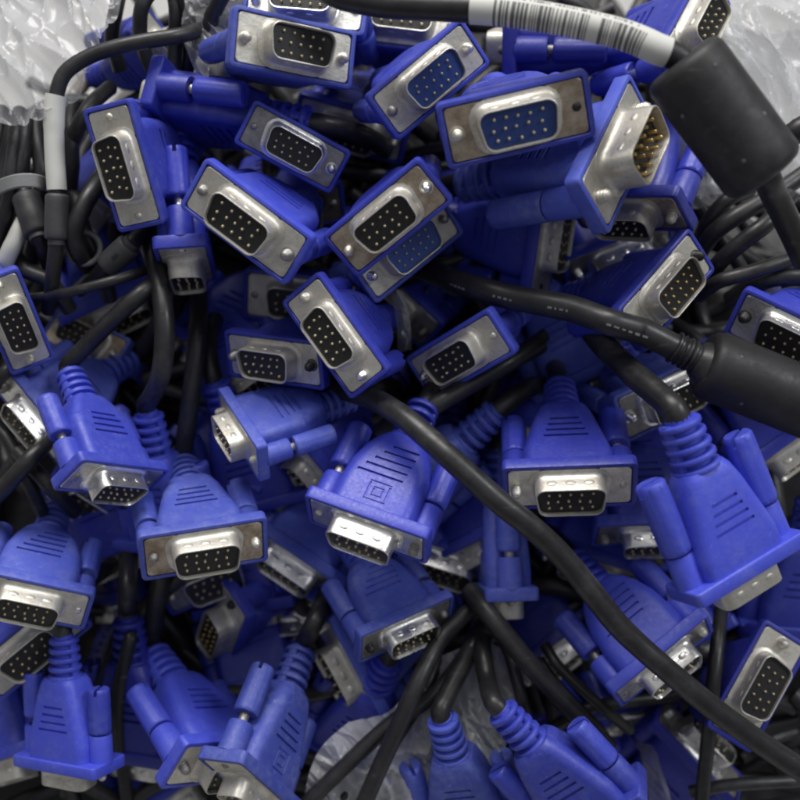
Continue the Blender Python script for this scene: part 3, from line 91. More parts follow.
    {'v': 'C', 'loc': [-0.07771, -0.09526, 0.07618], 'q': [0.605, 0.766, -0.0136, 0.2169], 's': 0.000926, 'cable': [[-0.08766, -0.06588, 0.08165], [-0.08941, -0.06069, 0.08262], [-0.09058, -0.05723, 0.08327], [-0.0933, -0.05129, 0.08077], [-0.09594, -0.04649, 0.0764], [-0.09842, -0.04257, 0.07116], [-0.10079, -0.03919, 0.06551], [-0.10307, -0.03612, 0.05964]], 'cr': 0.00255, 'label': 'half buried blue plug in the dark gaps between the upper plugs', 'plate': 'brown', 'ins': 'black', 'col': 'blue', 'emb': False, 'long': False, 'big': False, 'gold': False, 'cab': 'black', 'face': True},
    {'v': 'A', 'loc': [-0.00224, -0.03112, 0.10992], 'q': [0.7155, 0.5907, -0.0752, -0.3652], 's': 0.000926, 'cable': [[0.01474, -0.00622, 0.10076], [0.01774, -0.00183, 0.09915], [0.01973, 0.0011, 0.09807], [0.02276, 0.00575, 0.0938], [0.02519, 0.00961, 0.08849]], 'cr': 0.00254, 'label': 'half buried blue plug in the dark gaps between the upper plugs', 'plate': 'white', 'ins': 'black', 'col': 'blue', 'emb': False, 'long': False, 'big': False, 'gold': False, 'cab': 'black', 'face': True},
    {'v': 'B', 'loc': [0.02768, -0.01884, 0.12122], 'q': [0.5805, 0.6884, 0.037, 0.4333], 's': 0.000926, 'cable': [[0.00753, 0.00532, 0.11966], [0.00398, 0.00958, 0.11938], [0.00161, 0.01243, 0.1192], [-0.00131, 0.01782, 0.11582], [-0.00296, 0.0226, 0.11099], [-0.00381, 0.02686, 0.1055], [-0.00418, 0.03076, 0.09969]], 'cr': 0.00255, 'label': 'half buried blue plug in the dark gaps between the upper plugs', 'plate': 'dark', 'ins': 'black', 'col': 'blue', 'emb': False, 'long': False, 'big': False, 'gold': False, 'cab': 'black', 'face': True},
    {'v': 'C', 'loc': [-0.03018, -0.01458, 0.12678], 'q': [0.7566, 0.6341, 0.102, 0.1223], 's': 0.000927, 'cable': [[-0.03993, 0.01486, 0.12127], [-0.04165, 0.02006, 0.1203], [-0.0428, 0.02352, 0.11965], [-0.04318, 0.02979, 0.11656], [-0.04253, 0.03552, 0.11259], [-0.04131, 0.04084, 0.1082]], 'cr': 0.00255, 'label': 'half buried blue plug in the dark gaps between the upper plugs', 'plate': 'brown', 'ins': 'black', 'col': 'blue', 'emb': False, 'long': False, 'big': False, 'gold': False, 'cab': 'black', 'face': True},
    {'v': 'A', 'loc': [-0.01379, 0.0068, 0.13721], 'q': [0.8032, 0.5799, -0.0374, -0.131], 's': 0.000927, 'cable': [[-0.00712, 0.03583, 0.12698], [-0.00594, 0.04096, 0.12518], [-0.00515, 0.04438, 0.12397], [-0.00419, 0.05007, 0.12002], [-0.00356, 0.05514, 0.11523]], 'cr': 0.00255, 'label': 'half buried blue plug in the dark gaps between the upper plugs', 'plate': 'white', 'ins': 'black', 'col': 'blue', 'emb': False, 'long': False, 'big': False, 'gold': False, 'cab': 'black', 'face': True},
    {'v': 'B', 'loc': [0.05939, -0.0271, 0.12521], 'q': [0.7165, 0.6713, 0.0618, 0.1793], 's': 0.000927, 'cable': [[0.04901, 0.00252, 0.12234], [0.04718, 0.00775, 0.12184], [0.04596, 0.01123, 0.1215], [0.04428, 0.01707, 0.11801], [0.04314, 0.02195, 0.11313], [0.04232, 0.02613, 0.10758], [0.04171, 0.02988, 0.1017]], 'cr': 0.00255, 'label': 'half buried blue plug in the dark gaps between the upper plugs', 'plate': 'dark', 'ins': 'black', 'col': 'blue', 'emb': False, 'long': False, 'big': False, 'gold': False, 'cab': 'black', 'face': True},
    {'v': 'C', 'loc': [-0.0521, -0.04479, 0.10012], 'q': [0.6351, 0.7409, -0.1594, -0.1495], 's': 0.000926, 'cable': [[-0.03875, -0.01666, 0.1048], [-0.03639, -0.0117, 0.10562], [-0.03482, -0.00839, 0.10617], [-0.03341, -0.00189, 0.10398], [-0.03311, 0.00393, 0.1001], [-0.03346, 0.00913, 0.09543], [-0.03419, 0.0139, 0.09036]], 'cr': 0.00254, 'label': 'half buried blue plug in the dark gaps between the upper plugs', 'plate': 'brown', 'ins': 'black', 'col': 'blue', 'emb': False, 'long': False, 'big': False, 'gold': False, 'cab': 'black', 'face': True},
    {'v': 'A', 'loc': [-0.0785, -0.03339, 0.10829], 'q': [0.6161, 0.7535, 0.0813, 0.2149], 's': 0.000926, 'cable': [[-0.09186, -0.00525, 0.11297], [-0.09421, -0.00028, 0.1138], [-0.09578, 0.00303, 0.11435], [-0.09694, 0.00957, 0.11214], [-0.09686, 0.01541, 0.10829], [-0.09607, 0.0206, 0.10365], [-0.09489, 0.02534, 0.09864]], 'cr': 0.00254, 'label': 'half buried blue plug in the dark gaps between the upper plugs', 'plate': 'white', 'ins': 'black', 'col': 'blue', 'emb': False, 'long': False, 'big': False, 'gold': False, 'cab': 'black', 'face': True},
    {'v': 'B', 'loc': [0.08219, -0.11492, 0.05735], 'q': [0.5903, 0.7578, 0.0023, 0.2779], 's': 0.000926, 'cable': [[0.06884, -0.08679, 0.06203], [0.06648, -0.08183, 0.06285], [0.06491, -0.07852, 0.0634], [0.0629, -0.07231, 0.06087], [0.06176, -0.06697, 0.05649], [0.06117, -0.06239, 0.05123], [0.06091, -0.05831, 0.04555]], 'cr': 0.00254, 'label': 'half buried blue plug in the dark gaps between the upper plugs', 'plate': 'dark', 'ins': 'black', 'col': 'blue', 'emb': False, 'long': False, 'big': False, 'gold': False, 'cab': 'black', 'face': True},
    {'v': 'C', 'loc': [-0.03815, -0.12498, 0.05258], 'q': [0.6666, 0.7245, 0.0592, 0.165], 's': 0.000926, 'cable': [[-0.04816, -0.09518, 0.05437], [-0.04993, -0.08992, 0.05468], [-0.05111, -0.08642, 0.05489], [-0.05251, -0.08034, 0.05171], [-0.05322, -0.07542, 0.04679], [-0.0535, -0.07139, 0.04107]], 'cr': 0.00254, 'label': 'half buried blue plug in the dark gaps between the upper plugs', 'plate': 'brown', 'ins': 'black', 'col': 'blue', 'emb': False, 'long': False, 'big': False, 'gold': False, 'cab': 'black', 'face': True},
    {'v': 'A', 'loc': [0.05188, -0.14326, 0.03487], 'q': [0.6219, 0.7222, -0.0826, 0.2913], 's': 0.000926, 'cable': [[0.04187, -0.11347, 0.03665], [0.0401, -0.10821, 0.03697], [0.03892, -0.10471, 0.03718], [0.03798, -0.09842, 0.03426], [0.03794, -0.0931, 0.0297]], 'cr': 0.00254, 'label': 'half buried blue plug in the dark gaps between the upper plugs', 'plate': 'white', 'ins': 'black', 'col': 'blue', 'emb': False, 'long': False, 'big': False, 'gold': False, 'cab': 'black', 'face': True},
    {'v': 'B', 'loc': [0.09559, -0.09376, 0.07242], 'q': [0.6662, 0.7273, -0.0153, 0.164], 's': 0.000926, 'cable': [[0.08872, -0.06308, 0.07426], [0.08751, -0.05767, 0.07459], [0.0867, -0.05406, 0.07481], [0.08539, -0.04775, 0.07208], [0.08434, -0.04236, 0.06774], [0.08347, -0.03768, 0.0626]], 'cr': 0.00254, 'label': 'half buried blue plug in the dark gaps between the upper plugs', 'plate': 'dark', 'ins': 'black', 'col': 'blue', 'emb': False, 'long': False, 'big': False, 'gold': False, 'cab': 'black', 'face': True},
    {'v': 'C', 'loc': [0.00846, -0.08365, 0.07722], 'q': [0.6393, 0.7585, -0.1191, -0.0424], 's': 0.000926, 'cable': [[0.01528, -0.05343, 0.08285], [0.01648, -0.0481, 0.08385], [0.01729, -0.04454, 0.08451], [0.01862, -0.03811, 0.08208], [0.01966, -0.03273, 0.07774], [0.02049, -0.02819, 0.07247], [0.02117, -0.02422, 0.06675]], 'cr': 0.00254, 'label': 'half buried blue plug in the dark gaps between the upper plugs', 'plate': 'brown', 'ins': 'black', 'col': 'blue', 'emb': False, 'long': False, 'big': False, 'gold': False, 'cab': 'black', 'face': True},
    {'v': 'A', 'loc': [-0.08202, -0.12736, 0.05089], 'q': [0.6062, 0.6753, -0.3769, 0.1856], 's': 0.000926, 'cable': [[-0.07553, -0.09717, 0.05707], [-0.07438, -0.09185, 0.05816], [-0.07362, -0.08829, 0.05888], [-0.07278, -0.08167, 0.05677], [-0.07242, -0.07592, 0.05279], [-0.07234, -0.07092, 0.0479], [-0.07244, -0.06641, 0.04255]], 'cr': 0.00254, 'label': 'half buried blue plug in the dark gaps between the upper plugs', 'plate': 'white', 'ins': 'black', 'col': 'blue', 'emb': False, 'long': False, 'big': False, 'gold': False, 'cab': 'black', 'face': True},
]
CABLES = [
    {'r': 0.003, 'pts': [[-0.02263, -0.00078, 0.196], [-0.01641, -0.00572, 0.19465], [-0.01348, -0.0074, 0.19433], [-0.01176, -0.00808, 0.19425], [-0.00787, -0.00918, 0.19422], [0.0, -0.01084, 0.19447], [0.02029, -0.01455, 0.19648], [0.0255, -0.0157, 0.19672], [0.03301, -0.01752, 0.19681], [0.04255, -0.02022, 0.19661], [0.04761, -0.02194, 0.19642], [0.05113, -0.02366, 0.19633], [0.05483, -0.02577, 0.196], [0.05939, -0.0272, 0.19488], [0.06136, -0.0285, 0.19405], [0.06244, -0.02957, 0.19349], [0.06713, -0.03558, 0.1906], [0.06964, -0.03849, 0.18875], [0.07402, -0.04249, 0.18515], [0.077, -0.04488, 0.18247], [0.07936, -0.04659, 0.18013], [0.0807, -0.04727, 0.17845], [0.08264, -0.04698, 0.17466], [0.08563, -0.04779, 0.17007], [0.08906, -0.0494, 0.16498], [0.09405, -0.05218, 0.15752], [0.095, -0.05287, 0.15616]], 'label': 'thick black cable with a white barcode label across the top of the pile', 'bead': [[0.06035, -0.02772, 0.1945], [0.08015, -0.04705, 0.17921], 0.0093], 'bar': [[0.01563, -0.01364, 0.19606], [0.01715, -0.01392, 0.19621], [0.01869, -0.01423, 0.19635], [0.02029, -0.01455, 0.19648], [0.02195, -0.01491, 0.19658], [0.02369, -0.01529, 0.19665], [0.0255, -0.0157, 0.19672], [0.02735, -0.01613, 0.19676], [0.02923, -0.01658, 0.19679], [0.03113, -0.01704, 0.19681], [0.03301, -0.01752, 0.19681], [0.03486, -0.01802, 0.19681], [0.03674, -0.01854, 0.19678], [0.03868, -0.01908, 0.19674], [0.04063, -0.01964, 0.19668], [0.04255, -0.02022, 0.19661], [0.04438, -0.02079, 0.19654], [0.04609, -0.02137, 0.19648], [0.04761, -0.02194, 0.19642], [0.04894, -0.02251, 0.19638], [0.05009, -0.02308, 0.19636], [0.05113, -0.02366, 0.19633], [0.05207, -0.02422, 0.1963], [0.05298, -0.02477, 0.19624], [0.05388, -0.02529, 0.19615], [0.05483, -0.02577, 0.196], [0.05578, -0.02615, 0.19583], [0.05669, -0.02641, 0.19565], [0.05758, -0.02662, 0.19544]]},
    {'r': 0.00315, 'pts': [[0.00137, -0.02656, 0.12141], [0.00273, -0.02777, 0.12216], [0.0041, -0.02923, 0.12324], [0.00677, -0.03242, 0.12582], [0.01046, -0.03727, 0.12996], [0.01532, -0.04451, 0.13643], [0.01753, -0.04703, 0.13856], [0.01883, -0.04822, 0.1395], [0.02021, -0.04936, 0.14035], [0.02319, -0.05142, 0.14173], [0.028, -0.05411, 0.14339], [0.03501, -0.05799, 0.14658], [0.03999, -0.06054, 0.14839], [0.04268, -0.06235, 0.14942], [0.04614, -0.06516, 0.15092], [0.04835, -0.06666, 0.15155], [0.05073, -0.06724, 0.15117], [0.05539, -0.06771, 0.14965], [0.0576, -0.06813, 0.14884], [0.0727, -0.07411, 0.14419], [0.07673, -0.0756, 0.14311], [0.08546, -0.07829, 0.14138], [0.0901, -0.07951, 0.14032], [0.09726, -0.08109, 0.13786], [0.10729, -0.08292, 0.13356], [0.10974, -0.08348, 0.13267]], 'label': 'shiny black cable ending in the big ferrite bead at the right edge', 'bead': [[0.07075, -0.07333, 0.14477], [0.10224, -0.08199, 0.13573], 0.0083], 'cone': [[0.06392, -0.07052, 0.14688], [0.07075, -0.07333, 0.14477]], 'print': True},
    {'r': 0.0028, 'pts': [[-0.03172, -0.05108, 0.10391], [-0.03027, -0.05206, 0.10484], [-0.02879, -0.05325, 0.10611], [-0.02304, -0.05822, 0.11164], [-0.01806, -0.06284, 0.11667], [-0.01476, -0.06617, 0.12034], [-0.00865, -0.07271, 0.12798], [-0.00572, -0.07583, 0.131], [-0.00362, -0.07824, 0.13302], [0.00012, -0.08258, 0.13586], [0.00281, -0.08569, 0.13718], [0.00501, -0.08821, 0.13781], [0.00745, -0.09098, 0.13824], [0.01008, -0.0938, 0.13837], [0.01144, -0.09515, 0.13825], [0.01448, -0.09788, 0.1375], [0.01779, -0.1006, 0.13623], [0.02235, -0.10405, 0.13414], [0.02581, -0.10618, 0.13234], [0.02882, -0.10774, 0.13046], [0.03298, -0.11013, 0.12738], [0.03609, -0.11209, 0.12483], [0.03922, -0.11454, 0.12223], [0.04444, -0.11938, 0.1179], [0.05052, -0.12552, 0.11331], [0.05543, -0.12957, 0.11044], [0.06106, -0.13356, 0.10732], [0.07079, -0.13955, 0.10094], [0.07934, -0.14433, 0.09567], [0.08901, -0.14934, 0.09029], [0.09995, -0.15481, 0.08481]], 'label': 'long thick black cable sweeping diagonally over the plugs down to the lower right corner'},
    {'r': 0.0019, 'pts': [[-0.03908, 0.03955, 0.152], [-0.0445, 0.02138, 0.16324], [-0.04727, 0.01358, 0.16799], [-0.04915, 0.00884, 0.17082], [-0.05017, 0.00672, 0.17206], [-0.05128, 0.00485, 0.17313], [-0.05252, 0.00325, 0.174], [-0.05394, 0.00199, 0.17465], [-0.05553, 0.00103, 0.17509], [-0.05725, 0.0003, 0.17536], [-0.06081, -0.00071, 0.17555], [-0.06564, -0.00201, 0.17549], [-0.06999, -0.00283, 0.17488], [-0.0739, -0.00366, 0.174], [-0.07729, -0.00491, 0.17306], [-0.07924, -0.00586, 0.17235], [-0.08082, -0.00687, 0.1716], [-0.08233, -0.00845, 0.17042], [-0.08366, -0.01153, 0.16814], [-0.08413, -0.01367, 0.16654], [-0.08446, -0.01719, 0.16392], [-0.08453, -0.0206, 0.16139], [-0.0842, -0.03384, 0.15158], [-0.08461, -0.0388, 0.14828], [-0.08498, -0.04047, 0.14668], [-0.08629, -0.044, 0.14182], [-0.08713, -0.04549, 0.13899], [-0.08758, -0.04602, 0.13759], [-0.08857, -0.04652, 0.13473], [-0.09136, -0.04651, 0.12727]], 'label': 'thin black cable bending down through a white sleeve and a small grey bead', 'bead': [[-0.08424, -0.03045, 0.15409], [-0.08477, -0.03965, 0.14755], 0.0029], 'sleeve': [[-0.08366, -0.01153, 0.16814], [-0.08385, -0.01222, 0.16762], [-0.08401, -0.01293, 0.16709], [-0.08413, -0.01367, 0.16654], [-0.08423, -0.01446, 0.16595], [-0.08432, -0.0153, 0.16533], [-0.0844, -0.0162, 0.16466], [-0.08446, -0.01719, 0.16392], [-0.0845, -0.01828, 0.16312], [-0.08452, -0.01943, 0.16226], [-0.08453, -0.0206, 0.16139], [-0.08452, -0.02176, 0.16053], [-0.08451, -0.02287, 0.15971], [-0.0845, -0.02389, 0.15895], [-0.08448, -0.02483, 0.15825], [-0.08445, -0.02572, 0.15759], [-0.08441, -0.02657, 0.15697], [-0.08437, -0.02738, 0.15636], [-0.08433, -0.02817, 0.15578], [-0.08429, -0.02894, 0.15521], [-0.08427, -0.02971, 0.15464]]},
    {'r': 0.0013, 'pts': [[-0.06417, -0.03044, 0.12653], [-0.06433, -0.04051, 0.13693], [-0.06454, -0.04179, 0.13819], [-0.06528, -0.04375, 0.13995], [-0.06576, -0.0445, 0.14055], [-0.06689, -0.04572, 0.14139], [-0.06947, -0.04776, 0.14252], [-0.07173, -0.04884, 0.1428], [-0.07362, -0.04936, 0.14262], [-0.07723, -0.05004, 0.14192], [-0.08001, -0.05025, 0.14105], [-0.08291, -0.04997, 0.13967], [-0.0844, -0.04958, 0.13872], [-0.08757, -0.04837, 0.13633], [-0.09422, -0.04516, 0.13074], [-0.106, -0.03864, 0.12059]], 'label': 'thin grey cable lying almost level above the bent black cable'},
    {'r': 0.0023, 'pts': [[-0.07474, -0.01528, 0.1476], [-0.07601, -0.02411, 0.15076], [-0.07653, -0.02705, 0.15156], [-0.07683, -0.02825, 0.15171], [-0.0775, -0.03023, 0.15165], [-0.07819, -0.03185, 0.15124], [-0.07915, -0.03408, 0.15037], [-0.08011, -0.03605, 0.14915], [-0.08074, -0.03768, 0.14749], [-0.08078, -0.03869, 0.14619], [-0.08059, -0.03961, 0.14472], [-0.08036, -0.04015, 0.14293], [-0.0803, -0.04019, 0.14187], [-0.08026, -0.03967, 0.13931], [-0.08019, -0.03698, 0.13174]], 'label': 'short black cable loop beside the small grey bead'},
    {'r': 0.002, 'pts': [[-0.10045, -0.00325, 0.15135], [-0.10023, -0.00817, 0.15155], [-0.10027, -0.01018, 0.15133], [-0.10065, -0.01337, 0.15039], [-0.10139, -0.01766, 0.14837], [-0.10204, -0.02184, 0.14562], [-0.10277, -0.02479, 0.14314], [-0.10353, -0.02657, 0.14131], [-0.10592, -0.03073, 0.1363]], 'label': 'first black cable of the tied bundle from the left edge', 'grp': 'tied cables at the left edge'},
    {'r': 0.0021, 'pts': [[-0.09679, -0.00284, 0.15166], [-0.09621, -0.00859, 0.15215], [-0.09608, -0.01089, 0.15208], [-0.09606, -0.01564, 0.15134], [-0.09621, -0.01794, 0.15051], [-0.09635, -0.01902, 0.1499], [-0.09653, -0.02006, 0.14912], [-0.09698, -0.02207, 0.14715], [-0.09759, -0.02399, 0.14482], [-0.09845, -0.02582, 0.14239], [-0.09964, -0.02752, 0.13989], [-0.10336, -0.03157, 0.13318]], 'label': 'second black cable of the tied bundle from the left edge', 'grp': 'tied cables at the left edge'},
    {'r': 0.002, 'pts': [[-0.09477, -0.00427, 0.1506], [-0.09358, -0.00918, 0.15072], [-0.09261, -0.01339, 0.15031], [-0.09187, -0.01676, 0.14962], [-0.0917, -0.0178, 0.14927], [-0.09159, -0.01959, 0.14834], [-0.0918, -0.02171, 0.14647], [-0.09245, -0.02377, 0.14389], [-0.09319, -0.02533, 0.14159], [-0.09568, -0.02948, 0.13471]], 'label': 'third black cable of the tied bundle, nearest the white sleeve', 'grp': 'tied cables at the left edge'},
    {'r': 0.0021, 'pts': [[-0.09226, 0.00172, 0.14992], [-0.09187, -0.00489, 0.14889], [-0.0917, -0.00963, 0.14774], [-0.09168, -0.0128, 0.14661], [-0.09192, -0.01494, 0.14532], [-0.09246, -0.01717, 0.14334], [-0.09454, -0.02297, 0.13695], [-0.09827, -0.03166, 0.12813]], 'label': 'fourth cable of the tied bundle, half behind the white sleeve', 'grp': 'tied cables at the left edge'},
    {'r': 0.0022, 'pts': [[-0.09608, -0.02956, 0.14216], [-0.0966, -0.03325, 0.14267], [-0.09693, -0.03497, 0.14275], [-0.09742, -0.03643, 0.14244], [-0.09802, -0.03768, 0.14183], [-0.09917, -0.03928, 0.14034], [-0.10013, -0.04022, 0.1389], [-0.10387, -0.04248, 0.1327]], 'label': 'short pale cable end showing below the tie band at the left edge', 'white': True},
    {'r': 0.0019, 'pts': [[-0.06, 0.01893, 0.17721], [-0.0629, 0.01388, 0.17624], [-0.06381, 0.0122, 0.17551], [-0.06415, 0.01154, 0.17496], [-0.06469, 0.0105, 0.17355], [-0.06514, 0.00922, 0.17114], [-0.0652, 0.00826, 0.16967], [-0.06451, 0.0058, 0.16614], [-0.06407, 0.00504, 0.1645], [-0.06316, 0.00412, 0.16179], [-0.06209, 0.00328, 0.15772], [-0.06113, 0.00276, 0.15068]], 'label': 'black cable dropping behind the thin curved cable near the plastic bag'},
    {'r': 0.0019, 'pts': [[-0.05741, 0.02059, 0.17586], [-0.05661, 0.01566, 0.17295], [-0.05647, 0.01388, 0.1716], [-0.05658, 0.01233, 0.16996], [-0.05732, 0.00894, 0.16539], [-0.05795, 0.00551, 0.16141], [-0.05815, 0.00445, 0.15954], [-0.05823, 0.00407, 0.15843], [-0.05849, 0.00276, 0.15068]], 'label': 'dusty cable hanging straight in the gap between the two bags'},
    {'r': 0.0019, 'pts': [[-0.055, 0.01785, 0.17658], [-0.05376, 0.01453, 0.17289], [-0.05341, 0.01271, 0.17016], [-0.05351, 0.01103, 0.16673], [-0.0539, 0.00949, 0.16324], [-0.05552, 0.00731, 0.158], [-0.05586, 0.00644, 0.15591], [-0.05565, 0.00553, 0.15379], [-0.05415, 0.00317, 0.14845]], 'label': 'cable nearest the right bag in the gap at the top'},
    {'r': 0.0019, 'pts': [[-0.07203, 0.02334, 0.17051], [-0.07249, 0.01918, 0.16951], [-0.07275, 0.01729, 0.16885], [-0.07291, 0.0165, 0.1684], [-0.07335, 0.01526, 0.16723], [-0.0741, 0.01391, 0.16501], [-0.07437, 0.01306, 0.16331], [-0.07431, 0.01218, 0.16139], [-0.07353, 0.01001, 0.15598]], 'label': 'dark cable beside the edge of the left bag'},
    {'r': 0.002, 'pts': [[-0.04272, 0.00977, 0.18116], [-0.04614, 0.00867, 0.17546], [-0.04688, 0.00777, 0.1738], [-0.04724, 0.00692, 0.17221], [-0.04731, 0.00683, 0.16969], [-0.04691, 0.00754, 0.16436]], 'label': 'black cable curve showing through the hole of the right bag'},
    {'r': 0.00225, 'pts': [[0.01844, -0.11251, 0.08426], [0.01245, -0.11878, 0.08659], [0.01134, -0.12014, 0.08698], [0.00927, -0.12319, 0.0876], [0.0074, -0.1267, 0.08821], [0.00566, -0.13032, 0.08851], [0.00483, -0.13205, 0.08842], [0.00401, -0.13368, 0.0881], [0.00323, -0.13519, 0.08752], [0.00249, -0.13663, 0.08672], [0.00107, -0.13939, 0.08461], [-0.00218, -0.14546, 0.0793], [-0.00817, -0.15619, 0.06936], [-0.01286, -0.16602, 0.06119]], 'label': 'thickest of the cables fanning out at the bottom, left of the crumpled bag'},
    {'r': 0.0021, 'pts': [[0.02671, -0.11228, 0.07961], [0.01838, -0.12191, 0.07987], [0.01236, -0.13007, 0.08045], [0.00952, -0.13304, 0.08019], [0.00603, -0.13553, 0.07926], [-0.00181, -0.13991, 0.0763], [-0.00526, -0.14227, 0.07488], [-0.01441, -0.14974, 0.07048], [-0.02582, -0.15916, 0.06399]], 'label': 'grey black cable fanning out flattest towards the bottom left'},
    {'r': 0.0018, 'pts': [[0.01065, -0.12069, 0.07595], [0.00848, -0.12695, 0.07665], [0.00726, -0.13001, 0.07672], [0.00567, -0.13304, 0.07609], [0.0037, -0.13612, 0.07476], [-0.00146, -0.14309, 0.07066], [-0.00612, -0.14839, 0.06671], [-0.01015, -0.1521, 0.06412], [-0.01832, -0.1589, 0.05952]], 'label': 'thin cable between the two thicker ones of the bottom fan'},
    {'r': 0.0026, 'pts': [[0.0184, -0.10814, 0.08741], [0.02158, -0.11405, 0.09038], [0.02238, -0.11532, 0.09073], [0.02332, -0.11668, 0.09086], [0.02446, -0.11819, 0.09075], [0.02717, -0.12155, 0.08998], [0.03161, -0.12663, 0.08805], [0.03435, -0.12948, 0.08666], [0.03836, -0.1331, 0.08432], [0.04231, -0.13642, 0.08133], [0.0448, -0.13844, 0.07898], [0.04723, -0.14033, 0.07635], [0.053, -0.145, 0.06924], [0.06435, -0.15488, 0.05376]], 'label': 'thick dark cable running down to the right behind the bottom plugs'},
    {'r': 0.0017, 'pts': [[0.02693, -0.11498, 0.07527], [0.02839, -0.12048, 0.07713], [0.0291, -0.12319, 0.07783], [0.0301, -0.12733, 0.07795], [0.03074, -0.13014, 0.07758], [0.03107, -0.1315, 0.0772], [0.03174, -0.13397, 0.07594], [0.0321, -0.13506, 0.07497], [0.03285, -0.137, 0.07237], [0.03441, -0.14068, 0.06633]], 'label': 'thin cable dropping between the two bottom edge plugs'},
    {'r': 0.0015, 'pts': [[0.03884, -0.11897, 0.0748], [0.04071, -0.12353, 0.07614], [0.04134, -0.12451, 0.07619], [0.04223, -0.12557, 0.07603], [0.04657, -0.1295, 0.07448], [0.05011, -0.13225, 0.07282], [0.05333, -0.13447, 0.07081], [0.05469, -0.13525, 0.06966], [0.05722, -0.13638, 0.06696], [0.0621, -0.13812, 0.06104]], 'label': 'thin cable beneath the thumbscrew of the crossed plug'},
    {'r': 0.0015, 'pts': [[0.03781, -0.12173, 0.07042], [0.03957, -0.12554, 0.07143], [0.04071, -0.12751, 0.07164], [0.04152, -0.12855, 0.07149], [0.04377, -0.13093, 0.07071], [0.04797, -0.13474, 0.06864], [0.05056, -0.13685, 0.06671], [0.05167, -0.13766, 0.06555], [0.05373, -0.13892, 0.06275], [0.0577, -0.14108, 0.05655]], 'label': 'second thin cable beneath the crossed plug, lower of the two'},
    {'r': 0.0019, 'pts': [[0.08648, -0.10827, 0.0801], [0.08335, -0.11745, 0.0843], [0.08227, -0.12097, 0.08535], [0.08133, -0.12438, 0.08574], [0.08051, -0.12771, 0.08562], [0.07987, -0.13097, 0.08482], [0.07963, -0.13258, 0.08411], [0.07947, -0.13418, 0.08311], [0.07938, -0.13577, 0.08181], [0.07933, -0.14366, 0.07369], [0.07898, -0.15266, 0.06521], [0.07902, -0.15718, 0.06066], [0.07935, -0.16479, 0.05266]], 'label': 'dark upright cable passing under the long one near the right edge'},
    {'r': 0.0017, 'pts': [[0.07665, -0.15383, 0.05924], [0.08325, -0.15301, 0.06199], [0.08572, -0.15278, 0.06251], [0.08824, -0.1526, 0.06278], [0.09264, -0.15233, 0.06283], [0.09641, -0.15209, 0.06265], [0.11088, -0.15115, 0.06117]], 'label': 'level dark cable along the bottom edge on the right'},
    {'r': 0.0022, 'pts': [[0.0788, -0.03999, 0.12705], [0.08014, -0.04025, 0.13631], [0.08093, -0.04017, 0.13938], [0.08147, -0.04003, 0.14064], [0.08279, -0.03958, 0.14275], [0.08429, -0.03897, 0.14443], [0.08581, -0.03823, 0.14582], [0.0873, -0.0375, 0.14695], [0.08883, -0.03667, 0.14777], [0.09048, -0.03548, 0.14829], [0.09137, -0.03467, 0.14845], [0.09332, -0.0325, 0.14844], [0.0987, -0.0256, 0.14759]], 'label': 'black cable rising to the right under the first ferrite bead'},
    {'r': 0.0019, 'pts': [[0.0783, -0.04242, 0.12777], [0.07917, -0.04397, 0.13364], [0.0798, -0.04462, 0.13622], [0.08029, -0.04482, 0.13722], [0.08092, -0.04493, 0.13798], [0.08166, -0.04498, 0.13856], [0.08339, -0.0449, 0.13931], [0.08866, -0.04387, 0.14051], [0.09112, -0.04316, 0.14086], [0.09378, -0.04219, 0.14094], [0.09517, -0.04159, 0.14084], [0.09816, -0.04005, 0.14029], [0.10633, -0.03528, 0.13797]], 'label': 'black cable lying nearly level between the two ferrite beads'},
    {'r': 0.0023, 'pts': [[0.07725, -0.03325, 0.13196], [0.07947, -0.0321, 0.13851], [0.08057, -0.0316, 0.14067], [0.08269, -0.03076, 0.14297], [0.08525, -0.02969, 0.14453], [0.08719, -0.0287, 0.14523], [0.09047, -0.02687, 0.14565], [0.09577, -0.02349, 0.14602], [0.10572, -0.0163, 0.14685]], 'label': 'black cable parallel to the rising one, closer to the clear bag'},
    {'r': 0.002, 'pts': [[0.07897, -0.02823, 0.13312], [0.07934, -0.02749, 0.13741], [0.07982, -0.027, 0.13902], [0.08122, -0.02583, 0.14152], [0.08249, -0.02485, 0.143], [0.0832, -0.02432, 0.14355], [0.08397, -0.02377, 0.14389], [0.08577, -0.02254, 0.1439], [0.09106, -0.01907, 0.1423]], 'label': 'thin dark cable at the rim of the clear bag'},
    {'r': 0.0024, 'pts': [[0.08676, -0.04211, 0.12551], [0.08978, -0.04235, 0.13083], [0.09134, -0.04244, 0.13312], [0.0922, -0.04245, 0.13397], [0.0941, -0.04233, 0.13507], [0.09726, -0.04198, 0.13569], [0.10062, -0.04178, 0.13554], [0.10301, -0.04178, 0.1349], [0.10795, -0.04186, 0.13316]], 'label': 'thick cable just above the polished plug at the right edge'},
    {'r': 0.0028, 'pts': [[0.08919, -0.02475, 0.16339], [0.09064, -0.02553, 0.16663], [0.09232, -0.02578, 0.16952], [0.09317, -0.02561, 0.17048], [0.09375, -0.02533, 0.17079], [0.0945, -0.02487, 0.17095], [0.09657, -0.02327, 0.1707], [0.10325, -0.01757, 0.16874]], 'label': 'short thick cable by the end of the first ferrite bead at the right edge'},
